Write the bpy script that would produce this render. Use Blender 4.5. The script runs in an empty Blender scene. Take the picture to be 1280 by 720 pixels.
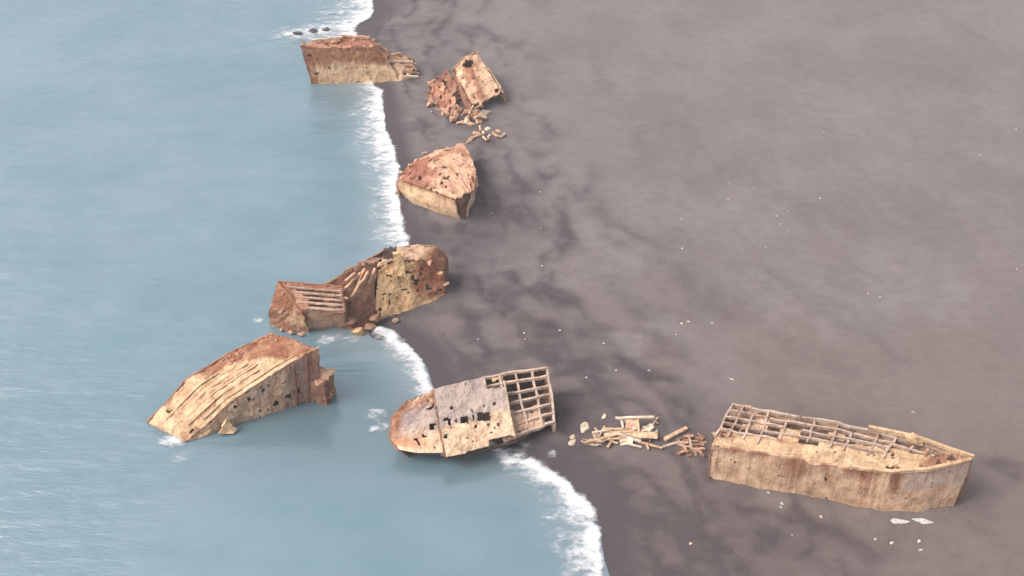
import bpy, math, random
import numpy as np

random.seed(7)
rng = np.random.default_rng(7)
C = bpy.context.scene.collection
SC = bpy.context.scene

# ------------------------------------------------------------------ camera
CAM_H, PITCH, HFOV = 130.0, math.radians(40), math.radians(50)
cam = bpy.data.objects.new('camera', bpy.data.cameras.new('camera'))
C.objects.link(cam)
cam.location = (0, 0, CAM_H)
cam.rotation_euler = (math.pi / 2 - PITCH, 0, 0)
cam.data.sensor_width = 36
cam.data.angle = HFOV
cam.data.clip_start = 0.5
cam.data.clip_end = 20000
SC.camera = cam

# ------------------------------------------------------------------ world, sun, exposure
SUN_EL, SUN_AZ = math.radians(48), math.radians(-103)      # azimuth measured from +Y towards +X: a veiled sun to the left
w = bpy.data.worlds.new('World')
SC.world = w
w.use_nodes = True
nt = w.node_tree
nt.nodes.clear()
sky = nt.nodes.new('ShaderNodeTexSky')
sky.sky_type = 'NISHITA'
sky.sun_disc = False
sky.sun_elevation = SUN_EL
sky.sun_rotation = SUN_AZ
sky.air_density = 1.0
sky.dust_density = 5.0
sky.ozone_density = 1.0
hs = nt.nodes.new('ShaderNodeHueSaturation')
hs.inputs['Saturation'].default_value = 0.34
bg = nt.nodes.new('ShaderNodeBackground')
bg.inputs['Strength'].default_value = 0.15
wo = nt.nodes.new('ShaderNodeOutputWorld')
nt.links.new(sky.outputs[0], hs.inputs['Color'])
nt.links.new(hs.outputs[0], bg.inputs['Color'])
nt.links.new(bg.outputs[0], wo.inputs['Surface'])

sl = bpy.data.lights.new('sun', 'SUN')
sl.energy = 1.35
sl.angle = math.radians(28)
sl.color = (1.0, 0.94, 0.86)
sun = bpy.data.objects.new('sun', sl)
C.objects.link(sun)
sd = np.array([math.sin(SUN_AZ) * math.cos(SUN_EL), math.cos(SUN_AZ) * math.cos(SUN_EL), math.sin(SUN_EL)])
from mathutils import Vector
sun.rotation_euler = Vector(sd).to_track_quat('Z', 'Y').to_euler()
sun.location = (-150, 80, 220)

SC.view_settings.view_transform = 'Standard'
SC.view_settings.look = 'None'
SC.view_settings.gamma = 1
SC.view_settings.use_curve_mapping = False
SC.view_settings.exposure = 0.88

# ------------------------------------------------------------------ survey: from a point of the photograph to a point on a level
FPX = 640 / math.tan(HFOV / 2)
fw = np.array([0, math.cos(PITCH), -math.sin(PITCH)])
uw = np.array([0, math.sin(PITCH), math.cos(PITCH)])
rw = np.array([1.0, 0, 0])
EYE = np.array([0, 0, CAM_H])


def U(px, py, z=0.0):
    d = fw * FPX + rw * (px - 640) - uw * (py - 360)
    return EYE + d * ((z - CAM_H) / d[2])


def proj(p):
    v = np.asarray(p, float) - EYE
    k = v @ fw
    return 640 + FPX * (v @ rw) / k, 360 - FPX * (v @ uw) / k


# ------------------------------------------------------------------ noise
def _hash(i, j, k, s):
    n = (i * 374761393 + j * 668265263 + k * 2147483647 + s * 974711) & 0xFFFFFFFF
    n = ((n ^ (n >> 13)) * 1274126177) & 0xFFFFFFFF
    n = n ^ (n >> 16)
    return (n & 0xFFFF) / 65535.0


def vnoise(x, y, z=0.0, s=0):
    x, y, z = np.broadcast_arrays(np.asarray(x, float), np.asarray(y, float), np.asarray(z, float))
    i, j, k = np.floor(x).astype(np.int64), np.floor(y).astype(np.int64), np.floor(z).astype(np.int64)
    fx, fy, fz = x - i, y - j, z - k
    fx, fy, fz = [t * t * (3 - 2 * t) for t in (fx, fy, fz)]
    r = 0
    for a in (0, 1):
        for b in (0, 1):
            for c in (0, 1):
                r = r + _hash(i + a, j + b, k + c, s) * (fx if a else 1 - fx) * (fy if b else 1 - fy) * (fz if c else 1 - fz)
    return r


def fbm(x, y, z=0.0, o=4, s=0):
    r, a, t = 0, 0.5, 0
    for q in range(o):
        f = 2 ** q
        r = r + a * vnoise(np.asarray(x) * f + 17.3 * q, np.asarray(y) * f - 9.1 * q, np.asarray(z) * f + 3.7 * q, s + q)
        t += a
        a *= 0.5
    return r / t


def sst(a, b, x):
    t = np.clip((x - a) / (b - a), 0, 1)
    return t * t * (3 - 2 * t)


# ------------------------------------------------------------------ shoreline and ground
SHORE_PX = [(470, -30), (463, 0), (460, 22), (443, 36), (440, 60), (458, 92), (474, 118), (476, 148), (484, 180),
            (493, 212), (498, 240), (497, 270), (505, 305), (499, 335), (478, 380), (462, 412), (484, 420), (508, 432),
            (530, 456), (541, 484), (560, 512), (592, 545), (622, 566), (660, 576), (702, 602), (732, 638),
            (749, 674), (757, 740), (758, 800), (752, 900)]
SHORE = np.array([U(x, y, 0)[:2] for x, y in SHORE_PX])
SHORE = np.vstack([[-160, 6000], [-70, 420], SHORE, [30, -200], [200, -6000]])


def seg_dist(x, y, poly):
    """distance to an open polyline, and the index + fraction of the nearest point"""
    best = np.full(x.shape, 1e18)
    ix = np.zeros(x.shape)
    sgn = np.zeros(x.shape)
    for q in range(len(poly) - 1):
        a, b = poly[q], poly[q + 1]
        dx, dy = b - a
        L = dx * dx + dy * dy
        t = np.clip(((x - a[0]) * dx + (y - a[1]) * dy) / L, 0, 1)
        d = (x - a[0] - t * dx) ** 2 + (y - a[1] - t * dy) ** 2
        m = d < best
        best = np.where(m, d, best)
        ix = np.where(m, q + t, ix)
        sgn = np.where(m, np.sign((x - a[0]) * dy - (y - a[1]) * dx), sgn)
    return np.sqrt(best), ix, sgn


SEA_POLY = np.vstack([SHORE, [-9000, -6000], [-9000, 6000]])


def in_sea(x, y):
    ins = np.zeros(x.shape, bool)
    n = len(SEA_POLY)
    for q in range(n):
        x0, y0 = SEA_POLY[q]
        x1, y1 = SEA_POLY[(q + 1) % n]
        if y0 == y1:
            continue
        c = ((y0 > y) != (y1 > y)) & (x < (x1 - x0) * (y - y0) / (y1 - y0) + x0)
        ins ^= c
    return ins


def shore_d(x, y):
    """metres inland of the waterline (negative out at sea)"""
    d, ix, _ = seg_dist(x, y, SHORE)
    return np.where(in_sea(x, y), -d, d), ix


def base_h(d):
    return np.where(d > 0, 2.4 * (1 - np.exp(-np.maximum(d, 0) / 22.0)) + np.clip(d - 30, 0, 400) * 0.006,
                    np.maximum(0.09 * d, -4.0))


# old swash lines and low scarps across the beach: (points of the photo, height, half width, dark tone of damp and painted shade, side of the tone)
SCARPS = [
    ([(690, 235), (735, 262), (790, 306), (850, 352), (880, 380)], 0.30, 2.6, 0.34),  # soft dune shading painted along this ridge
    ([(575, 375), (640, 398), (690, 424), (745, 448), (800, 470), (838, 500), (872, 545)], 0.42, 2.2, 0.42),
    ([(640, 430), (690, 452), (735, 470), (760, 505)], 0.22, 2.6, 0.30),
    ([(690, 560), (730, 600), (770, 640), (800, 690), (815, 730)], 0.30, 1.8, 0.45),
    ([(800, 600), (835, 640), (865, 680), (905, 705)], 0.30, 1.6, 0.36),
    ([(905, 640), (975, 660), (1045, 680), (1110, 712)], 0.26, 1.9, 0.40),
    ([(1190, 660), (1230, 690), (1260, 740)], 0.22, 1.8, 0.22),
    ([(1205, 583), (1245, 592), (1300, 606)], -0.30, 1.5, 0.55),  # the bow's cast shadow put into the tone, with a shallow trough
    ([(650, 170), (668, 215), (690, 262), (716, 300), (700, 322), (676, 312)], 0.26, 1.6, 0.40),
    ([(590, 340), (630, 352), (668, 378), (700, 372), (708, 392)], 0.26, 1.5, 0.38),
    ([(546, 386), (572, 402), (590, 430), (604, 462)], 0.24, 2.0, 0.46),
    ([(880, 330), (960, 360), (1060, 420), (1150, 500)], 0.20, 4.0, 0.14),
    ([(770, 150), (860, 190), (980, 260), (1120, 330)], 0.20, 4.5, 0.12),
    ([(560, 30), (600, 50), (640, 66), (690, 90)], 0.24, 3.0, 0.26),
]
SCARPS_W = [(np.array([U(x, y, 1.5)[:2] for x, y in p]), h, wd, t) for p, h, wd, t in SCARPS]
# damp hollows: (photo x, y, radius in m, tone)
HOLLOWS = [(678, 194, 2.2, .5), (660, 235, 3.4, .5), (636, 268, 4.5, .35), (699, 292, 2.6, .5), (628, 362, 2.6, .45), (705, 378, 2.4, .5),
           (690, 412, 2.0, .35), (916, 392, 4.0, .28), (880, 232, 5.0, .12), (560, 240, 3, .3), (740, 500, 4, .3), (724, 556, 3, .4),
           (640, 450, 2.4, .3), (850, 655, 2.6, .4), (880, 690, 2.6, .36), (960, 672, 2.4, .34), (1020, 690, 3, .3), (760, 700, 3, .3),
           (1060, 350, 6, .10), (1150, 260, 8, .10), (800, 380, 4, .2), (610, 290, 4, .25), (700, 660, 2, .3), (1230, 640, 3, .2)]
HOLLOWS_W = [(U(x, y, 1.5)[:2], r, t) for x, y, r, t in HOLLOWS]


# sand banked against the wrecks
DRIFTS = [([(880, 602), (960, 618), (1040, 632), (1110, 645), (1195, 640)], 0.7, 1.4), ([(500, 244), (548, 270), (580, 277), (600, 250), (600, 205)], 1.0, 1.5),
          ([(560, 150), (600, 138), (632, 118)], 1.0, 1.6), ([(640, 552), (694, 540), (700, 500)], .8, 1.3), ([(475, 408), (520, 390), (560, 374)], .9, 1.3),
          ([(700, 548), (760, 552), (830, 556), (885, 565)], .35, 2.2)]
DRIFTS_W = [(np.array([U(x, y, 1.5)[:2] for x, y in p]), hh, wd) for p, hh, wd in DRIFTS]


def ground_fields(x, y):
    d0, ix = shore_d(x, y)
    d = d0 + (fbm(x / 7.0, y / 7.0, 0, 3, 11) - 0.5) * 2.6 * sst(25, 2, np.abs(d0))
    h = base_h(d)
    near = (np.abs(x) < 260) & (y < 420) & (y > 0)
    tone = np.zeros(x.shape)
    land = sst(0.5, 6, d)
    for k, (p, hh, wd, t) in enumerate(SCARPS_W):
        wx = x + (fbm(x / 5, y / 5, 0, 3, 30 + k) - 0.5) * 5.0
        wy = y + (fbm(x / 5, y / 5, 0, 3, 50 + k) - 0.5) * 5.0
        dd, ii, sg = seg_dist(wx, wy, p)
        end = np.minimum(ii, len(p) - 1 - ii)
        fade = sst(0, 0.6, end + 0.05)
        brk = sst(0.34, 0.6, fbm(x / 4.0, y / 4.0, 0, 3, 70 + k))
        s = dd * sg
        h = h + land * hh * np.exp(-(dd / wd) ** 2) * fade * (0.35 + 0.65 * brk)
        tone = tone + t * np.exp(-((s + wd * 0.5) / (wd * 1.1)) ** 2) * fade * (0.25 + 0.75 * brk) * near
    for q, r, t in HOLLOWS_W:
        ax = (fbm(x / 2.5, y / 2.5, 0, 3, 5) - 0.5) * 3.0
        dd = np.hypot((x - q[0] + ax) / 1.15, y - q[1] + ax)
        g = np.exp(-(dd / r) ** 2)
        h = h - 0.22 * g * land
        tone = tone + t * g
    for k, (dl, wd_, tn) in enumerate([(7.5, .6, .5), (11.5, .7, .46), (17, .8, .5), (20, .6, .4), (23, 1.0, .46), (28, .8, .4), (33, 1.3, .42), (41, 1.8, .24), (52, 2.4, .18)]):
        wob = (fbm(x / 10, y / 10, 0, 4, 110 + k) - .5) * (6 + dl * .25)
        ln = np.exp(-((d0 + wob - dl) / wd_) ** 2) * sst(.40, .60, fbm(x / 7, y / 7, 0, 3, 130 + k)) * near
        h = h + ln * .14
        tone = tone + tn * np.exp(-((d0 + wob - dl + wd_ * .9) / (wd_ * 1.1)) ** 2) * sst(.40, .60, fbm(x / 7, y / 7, 0, 3, 130 + k)) * near
    for k, (p, hh, wd) in enumerate(DRIFTS_W):
        dd, ii, _ = seg_dist(x, y, p)
        h = h + hh * np.exp(-(dd / wd) ** 2) * sst(.25, .65, fbm(x / 3, y / 3, 0, 3, 150 + k))
    big = fbm(x / 24, y / 24, 0, 4, 3)
    med = fbm(x / 5, y / 9, 0, 4, 4)
    fine = fbm(x / 1.3, y / 1.3, 0, 3, 6)
    h = h + land * ((big - 0.5) * 1.3 + (med - 0.5) * 0.35 + (fine - 0.5) * 0.10)
    return h, d, d0, tone, big, med


GRID = {}


def H(x, y):
    """ground height read off the finished beach"""
    xs, ys, h = GRID['x'], GRID['y'], GRID['h']
    i = min(max(int(np.searchsorted(xs, x)) - 1, 0), len(xs) - 2)
    j = min(max(int(np.searchsorted(ys, y)) - 1, 0), len(ys) - 2)
    a, b = (x - xs[i]) / (xs[i + 1] - xs[i]), (y - ys[j]) / (ys[j + 1] - ys[j])
    return float((h[j, i] * (1 - a) + h[j, i + 1] * a) * (1 - b) + (h[j + 1, i] * (1 - a) + h[j + 1, i + 1] * a) * b)


def G(px, py, dz=0.0):
    z = 1.0
    for _ in range(4):
        p = U(px, py, z)
        z = H(p[0], p[1]) + dz
    return U(px, py, z)


# ------------------------------------------------------------------ materials
def new_mat(name):
    m = bpy.data.materials.new(name)
    m.use_nodes = True
    t = m.node_tree
    b = t.nodes['Principled BSDF']
    return m, t, b


def nd(t, typ, **kw):
    n = t.nodes.new(typ)
    for k, v in kw.items():
        if hasattr(n, k):
            setattr(n, k, v)
        else:
            n.inputs[k].default_value = v
    return n


def noise_node(t, coord, scale, detail=6, rough=0.6, sc=(1, 1, 1), rot=(0, 0, 0)):
    mp = nd(t, 'ShaderNodeMapping')
    mp.inputs['Scale'].default_value = sc
    mp.inputs['Rotation'].default_value = rot
    t.links.new(coord, mp.inputs['Vector'])
    n = nd(t, 'ShaderNodeTexNoise')
    n.inputs['Scale'].default_value = scale
    n.inputs['Detail'].default_value = detail
    n.inputs['Roughness'].default_value = rough
    t.links.new(mp.outputs[0], n.inputs['Vector'])
    return n.outputs['Fac']


def ramp(t, fac, a, b, va=0.0, vb=1.0):
    r = nd(t, 'ShaderNodeMapRange')
    r.inputs['From Min'].default_value = a
    r.inputs['From Max'].default_value = b
    r.inputs['To Min'].default_value = va
    r.inputs['To Max'].default_value = vb
    r.interpolation_type = 'SMOOTHSTEP'
    t.links.new(fac, r.inputs['Value'])
    return r.outputs[0]


def mix(t, fac, a, b):
    m = nd(t, 'ShaderNodeMix', data_type='RGBA')
    for s, v in ((m.inputs['Factor'], fac), (m.inputs['A'], a), (m.inputs['B'], b)):
        pass
    f, A, B = m.inputs[0], m.inputs[6], m.inputs[7]
    for s, v in ((f, fac), (A, a), (B, b)):
        if isinstance(v, (int, float)):
            s.default_value = v
        elif isinstance(v, tuple):
            s.default_value = (*v, 1.0)
        else:
            t.links.new(v, s)
    return m.outputs[2]


def mth(t, op, a, b=0.0, clamp=False):
    m = nd(t, 'ShaderNodeMath', operation=op)
    m.use_clamp = clamp
    for s, v in ((m.inputs[0], a), (m.inputs[1], b)):
        if isinstance(v, (int, float)):
            s.default_value = v
        else:
            t.links.new(v, s)
    return m.outputs[0]


def wreck_mat(name, tan, rust, grey=(0.37, 0.295, 0.265), orange=(0.50, 0.24, 0.13), amount=0.5):
    """weathered ferro-concrete: pale skin, rust stains (attribute R), grey lichen / silt (G), orange (B), runs down the walls"""
    m, t, b = new_mat(name)
    geo = nd(t, 'ShaderNodeNewGeometry')
    co = geo.outputs['Position']
    at = nd(t, 'ShaderNodeAttribute', attribute_name='stain')
    sep = nd(t, 'ShaderNodeSeparateColor')
    t.links.new(at.outputs['Color'], sep.inputs[0])
    n1 = noise_node(t, co, 0.45, 9, 0.72)
    n2 = noise_node(t, co, 2.1, 8, 0.75)
    n3 = noise_node(t, co, 1.3, 7, 0.72, (1.2, 1.2, 0.09))
    n4 = noise_node(t, co, 5.5, 5, 0.75)
    n5 = noise_node(t, co, 0.9, 10, 0.8)
    pale = tuple(min(1, c * 1.22) for c in tan)
    deep = tuple(c * k for c, k in zip(tan, (0.60, 0.53, 0.47)))
    warm = (tan[0] * 1.02, tan[1] * 0.88, tan[2] * 0.80)
    base = mix(t, ramp(t, n1, 0.34, 0.62), deep, pale)
    base = mix(t, mth(t, 'MULTIPLY', ramp(t, n5, 0.42, 0.64), 0.7), base, warm)
    base = mix(t, mth(t, 'MULTIPLY', ramp(t, n2, 0.5, 0.70), 0.5), base, grey)
    n24 = mth(t, 'ADD', mth(t, 'MULTIPLY', mth(t, 'SUBTRACT', n2, 0.5), 1.0), mth(t, 'MULTIPLY', mth(t, 'SUBTRACT', n5, 0.5), 1.3))
    # rust
    r = mth(t, 'ADD', mth(t, 'MULTIPLY', sep.outputs[0], 1.0), n24)
    r = mth(t, 'ADD', r, mth(t, 'MULTIPLY', mth(t, 'SUBTRACT', n3, 0.5), 1.3))
    r = ramp(t, r, 0.12, 1.0)
    rdark, rlite = tuple(c * 0.55 for c in rust), tuple(c * 0.55 + d * 0.52 for c, d in zip(rust, tan))
    rustv = mix(t, ramp(t, n4, 0.38, 0.60), rdark, rust)
    rustv = mix(t, mth(t, 'MULTIPLY', ramp(t, n1, 0.44, 0.68), 0.7), rustv, rlite)
    base = mix(t, r, base, rustv)
    g = mth(t, 'ADD', sep.outputs[1], n24)
    base = mix(t, mth(t, 'MULTIPLY', ramp(t, g, 0.15, 1.0), 0.7), base, mix(t, ramp(t, n4, .35, .65), tuple(c * .8 for c in grey), tuple(c * 1.12 for c in grey)))
    o = mth(t, 'ADD', sep.outputs[2], n24)
    base = mix(t, mth(t, 'MULTIPLY', ramp(t, o, 0.2, 1.0), 0.8), base, orange)
    # general rust spotting and runs
    sp = mth(t, 'MULTIPLY', ramp(t, n3, 0.58 - 0.10 * amount, 0.76), amount)
    base = mix(t, sp, base, tuple(c * 0.75 for c in rust))
    pit = mth(t, 'MULTIPLY', ramp(t, noise_node(t, co, 2.2, 6, 0.75), 0.57, 0.67), 0.8)
    base = mix(t, pit, base, (0.12, 0.065, 0.05))
    # dark runs down steep faces, from thin to broad; scabs and spalls everywhere
    sn = nd(t, 'ShaderNodeSeparateXYZ')
    t.links.new(geo.outputs['True Normal'], sn.inputs[0])
    steep = ramp(t, mth(t, 'ABSOLUTE', sn.outputs[2]), 0.75, 0.35)
    s1 = noise_node(t, co, 2.2, 5, 0.7, (1.0, 1.0, 0.045))
    s2 = noise_node(t, co, 0.9, 6, 0.75, (1.0, 1.0, 0.10))
    run = mth(t, 'MULTIPLY', ramp(t, s1, 0.53, 0.66), ramp(t, s2, 0.40, 0.58))
    base = mix(t, mth(t, 'MULTIPLY', mth(t, 'MULTIPLY', run, steep), 0.62), base, tuple(c * 0.6 for c in rust))
    wash = mth(t, 'MULTIPLY', ramp(t, noise_node(t, co, 1.4, 5, 0.7, (1.0, 1.0, 0.06)), 0.55, 0.70), steep)
    base = mix(t, mth(t, 'MULTIPLY', wash, 0.35), base, tuple(min(1, c * 1.3) for c in tan))
    spall = ramp(t, noise_node(t, co, 1.5, 9, 0.82), 0.575, 0.64)
    base = mix(t, mth(t, 'MULTIPLY', spall, 0.6), base, tuple(c * 0.75 for c in rust))
    ck = mth(t, 'MULTIPLY', spall, 0.8)
    t.links.new(base, b.inputs['Base Color'])
    b.inputs['Roughness'].default_value = 0.92
    b.inputs['Specular IOR Level'].default_value = 0.25
    bp = nd(t, 'ShaderNodeBump')
    bp.inputs['Strength'].default_value = 0.7
    bp.inputs['Distance'].default_value = 0.25
    hsum = mth(t, 'SUBTRACT', mth(t, 'ADD', n2, mth(t, 'MULTIPLY', n4, 0.6)), mth(t, 'MULTIPLY', ck, 0.5))
    t.links.new(hsum, bp.inputs['Height'])
    t.links.new(bp.outputs[0], b.inputs['Normal'])
    return m


RUST = (0.29, 0.11, 0.058)
M_TAN = wreck_mat('weathered_concrete', (0.575, 0.395, 0.265), RUST, amount=0.9)
M_CREAM = wreck_mat('pale_concrete', (0.55, 0.39, 0.24), RUST, amount=0.75)
M_PINK = wreck_mat('pink_concrete', (0.55, 0.34, 0.225), (0.34, 0.125, 0.075), amount=0.6)
M_BROWN = wreck_mat('rusty_concrete', (0.37, 0.21, 0.13), (0.21, 0.085, 0.055), amount=0.8)
M_BEAM = wreck_mat('beam_concrete', (0.48, 0.37, 0.30), (0.24, 0.12, 0.09), amount=0.4)
M_BONE = wreck_mat('bleached_concrete', (0.60, 0.50, 0.39), (0.30, 0.17, 0.11), amount=0.25)

M_DARK = wreck_mat('shaded_dark_concrete', (0.12, 0.08, 0.065), (0.09, 0.045, 0.035), (0.11, 0.085, 0.08), amount=0.6)  # interior shade put into the colour; also the own tone of one stub


def sand_material():
    m, t, b = new_mat('volcanic_sand')
    geo = nd(t, 'ShaderNodeNewGeometry')
    co = geo.outputs['Position']
    at = nd(t, 'ShaderNodeAttribute', attribute_name='tone')
    sep = nd(t, 'ShaderNodeSeparateColor')
    t.links.new(at.outputs['Color'], sep.inputs[0])
    n1 = noise_node(t, co, 0.05, 6, 0.6)
    n2 = noise_node(t, co, 0.35, 8, 0.65, (1, 1.6, 1), (0, 0, 0.6))
    n3 = noise_node(t, co, 3.5, 5, 0.7)
    a = (0.132, 0.109, 0.110)
    c = (0.166, 0.140, 0.140)
    base = mix(t, ramp(t, n1, 0.3, 0.7), a, c)
    base = mix(t, ramp(t, sep.outputs[2], 0.0, 1.0), base, (0.142, 0.110, 0.098))           # browner silt
    base = mix(t, mth(t, 'MULTIPLY', ramp(t, n2, 0.35, 0.75), 0.42), base, (0.098, 0.079, 0.081))
    base = mix(t, mth(t, 'MULTIPLY', ramp(t, n3, 0.4, 0.7), 0.25), base, (0.21, 0.18, 0.175))
    n4 = noise_node(t, co, 7.0, 3, 0.6)
    base = mix(t, mth(t, 'MULTIPLY', ramp(t, n4, 0.58, 0.70), 0.30), base, (0.07, 0.058, 0.058))
    tn = mth(t, 'ADD', sep.outputs[1], mth(t, 'MULTIPLY', mth(t, 'MULTIPLY', mth(t, 'SUBTRACT', n2, 0.5), 1.2), sep.outputs[1]), True)
    base = mix(t, mth(t, 'MULTIPLY', tn, 0.9), base, (0.054, 0.041, 0.045))                  # dark tone: damp, painted shade, and the darker near end
    base = mix(t, mth(t, 'MULTIPLY', sep.outputs[0], 0.95), base, (0.056, 0.044, 0.050))    # wet by the water
    t.links.new(base, b.inputs['Base Color'])
    t.links.new(ramp(t, sep.outputs[0], 0.3, 1.0, 0.95, 0.6), b.inputs['Roughness'])
    b.inputs['Specular IOR Level'].default_value = 0.15
    bp = nd(t, 'ShaderNodeBump')
    bp.inputs['Strength'].default_value = 0.5
    bp.inputs['Distance'].default_value = 0.5
    t.links.new(mth(t, 'ADD', n2, mth(t, 'MULTIPLY', n3, 0.25)), bp.inputs['Height'])
    t.links.new(bp.outputs[0], b.inputs['Normal'])
    return m


def water_material():
    m, t, b = new_mat('sea_water')
    geo = nd(t, 'ShaderNodeNewGeometry')
    co = geo.outputs['Position']
    at = nd(t, 'ShaderNodeAttribute', attribute_name='tone')
    sep = nd(t, 'ShaderNodeSeparateColor')
    t.links.new(at.outputs['Color'], sep.inputs[0])
    n1 = noise_node(t, co, 0.035, 5, 0.6)
    rot = (0, 0, -0.20)
    wv = noise_node(t, co, 0.36, 5, 0.62, (0.26, 1.0, 1.0), rot)
    wf = noise_node(t, co, 1.3, 4, 0.65, (0.30, 1.0, 1.0), rot)
    n0 = noise_node(t, co, 0.11, 5, 0.6, (0.35, 1.0, 1.0), rot)
    base = mix(t, ramp(t, n1, 0.35, 0.65), (0.090, 0.158, 0.190), (0.122, 0.184, 0.222))
    base = mix(t, mth(t, 'MULTIPLY', ramp(t, n0, 0.45, 0.7), 0.5), base, (0.070, 0.160, 0.182))
    base = mix(t, sep.outputs[0], base, (0.070, 0.108, 0.124))        # silt-laden shallows
    base = mix(t, sep.outputs[1], base, (0.30, 0.335, 0.36))        # aerated water in the surf
    t.links.new(base, b.inputs['Base Color'])
    b.inputs['Roughness'].default_value = 0.2
    b.inputs['IOR'].default_value = 2.1
    bp = nd(t, 'ShaderNodeBump')
    bp.inputs['Distance'].default_value = 1.1
    calm = ramp(t, sep.outputs[2], 0.0, 1.0, 0.45, 0.07)
    t.links.new(calm, bp.inputs['Strength'])
    t.links.new(mth(t, 'ADD', wv, mth(t, 'MULTIPLY', wf, 0.12)), bp.inputs['Height'])
    t.links.new(bp.outputs[0], b.inputs['Normal'])
    return m


def foam_material():
    m, t, b = new_mat('surf_foam')
    geo = nd(t, 'ShaderNodeNewGeometry')
    co = geo.outputs['Position']
    at = nd(t, 'ShaderNodeAttribute', attribute_name='froth')
    n1 = noise_node(t, co, 0.42, 8, 0.72, (0.7, 1.1, 1))
    n2 = noise_node(t, co, 1.5, 6, 0.75, (0.6, 1.2, 1))
    n = mth(t, 'ADD', mth(t, 'MULTIPLY', n1, 0.6), mth(t, 'MULTIPLY', n2, 0.4))
    a = mth(t, 'ADD', mth(t, 'SUBTRACT', at.outputs['Fac'], 0.5), mth(t, 'MULTIPLY', mth(t, 'SUBTRACT', n, 0.5), 2.9))
    al = mth(t, 'MULTIPLY', ramp(t, a, -0.30, 0.60, 0.0, 0.95), ramp(t, at.outputs['Fac'], 0.15, 0.36))
    b.inputs['Base Color'].default_value = (0.60, 0.60, 0.62, 1)
    b.inputs['Roughness'].default_value = 0.8
    t.links.new(al, b.inputs['Alpha'])
    bp = nd(t, 'ShaderNodeBump')
    bp.inputs['Strength'].default_value = 0.6
    bp.inputs['Distance'].default_value = 0.4
    t.links.new(n, bp.inputs['Height'])
    t.links.new(bp.outputs[0], b.inputs['Normal'])
    return m


def plain_mat(name, col, rough=0.9):
    m, t, b = new_mat(name)
    geo = nd(t, 'ShaderNodeNewGeometry')
    n = noise_node(t, geo.outputs['Position'], 1.8, 6, 0.7)
    t.links.new(mix(t, ramp(t, n, 0.35, 0.65), tuple(c * 0.7 for c in col), tuple(min(1, c * 1.2) for c in col)), b.inputs['Base Color'])
    b.inputs['Roughness'].default_value = rough
    return m


M_ROCK = plain_mat('dark_wet_rock', (0.05, 0.045, 0.05), 0.6)
M_SCRAP = plain_mat('bleached_scrap', (0.46, 0.42, 0.385))
M_WHITE = plain_mat('reflection_white', (0.44, 0.42, 0.40))  # white of sky reflected in pools, as plain colour
M_RUSTY = plain_mat('rust_scrap', (0.26, 0.13, 0.09))

# ------------------------------------------------------------------ object helpers


def tag(o, label=None, cat=None, group=None, kind=None):
    if label:
        o['label'] = label
    if cat:
        o['category'] = cat
    if group:
        o['group'] = group
    if kind or cat:
        o['kind'] = kind or 'thing'
    return o


def link_mesh(name, verts, faces, mat, parent=None, attrs=None, smooth=False):
    me = bpy.data.meshes.new(name)
    off = np.array(parent.location) if parent is not None else 0
    vs = np.asarray(verts, float) - off
    me.from_pydata(vs.tolist(), [], [list(map(int, f)) for f in faces])
    if attrs:
        for an, data in attrs.items():
            if data.ndim == 1:
                a = me.attributes.new(an, 'FLOAT', 'POINT')
                a.data.foreach_set('value', data.astype(np.float32))
            else:
                a = me.attributes.new(an, 'FLOAT_COLOR', 'POINT')
                a.data.foreach_set('color', data.astype(np.float32).ravel())
    me.materials.append(mat)
    if smooth:
        me.polygons.foreach_set('use_smooth', [True] * len(me.polygons))
    me.update()
    o = bpy.data.objects.new(name, me)
    C.objects.link(o)
    if parent is not None:
        o.parent = parent
    return o


def link_grid(name, X, Y, Z, mat, attrs, smooth=True, keep=None):
    ny, nx = X.shape
    V = np.stack([X.ravel(), Y.ravel(), Z.ravel()], 1)
    idx = np.arange(nx * ny).reshape(ny, nx)
    Fq = np.stack([idx[:-1, :-1], idx[:-1, 1:], idx[1:, 1:], idx[1:, :-1]], -1).reshape(-1, 4)
    if keep is not None:
        k = keep[:-1, :-1] | keep[:-1, 1:] | keep[1:, 1:] | keep[1:, :-1]
        Fq = Fq[k.ravel()]
        used, inv = np.unique(Fq, return_inverse=True)
        V = V[used]
        Fq = inv.reshape(-1, 4)
        attrs = {a: d.reshape(-1, *d.shape[2:])[used] for a, d in attrs.items()}
    else:
        attrs = {a: d.reshape(-1, *d.shape[2:]) for a, d in attrs.items()}
    me = bpy.data.meshes.new(name)
    me.vertices.add(len(V))
    me.vertices.foreach_set('co', V.astype(np.float32).ravel())
    me.loops.add(Fq.size)
    me.loops.foreach_set('vertex_index', Fq.astype(np.int32).ravel())
    me.polygons.add(len(Fq))
    me.polygons.foreach_set('loop_start', np.arange(0, Fq.size, 4, dtype=np.int32))
    me.update(calc_edges=True)
    me.validate()
    for an, data in attrs.items():
        if data.ndim == 1:
            a = me.attributes.new(an, 'FLOAT', 'POINT')
            a.data.foreach_set('value', data.astype(np.float32))
        else:
            a = me.attributes.new(an, 'FLOAT_COLOR', 'POINT')
            a.data.foreach_set('color', data.astype(np.float32).ravel())
    if smooth:
        me.polygons.foreach_set('use_smooth', [True] * len(me.polygons))
    me.materials.append(mat)
    o = bpy.data.objects.new(name, me)
    C.objects.link(o)
    return o


def rgba(r, g, b):
    r, g, b = np.broadcast_arrays(r, g, b)
    return np.stack([r, g, b, np.ones(r.shape)], -1)


def thing(name, loc, label, cat, group=None):
    o = bpy.data.objects.new(name, None)
    o.empty_display_size = 0.5
    C.objects.link(o)
    o.location = [float(v) for v in loc]
    return tag(o, label, cat, group)


def pts(lst):
    """[(photo x, photo y, height or None for the ground)] -> world points"""
    return np.array([U(*p) if p[2] is not None else G(p[0], p[1], -0.5) for p in lst])


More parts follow.
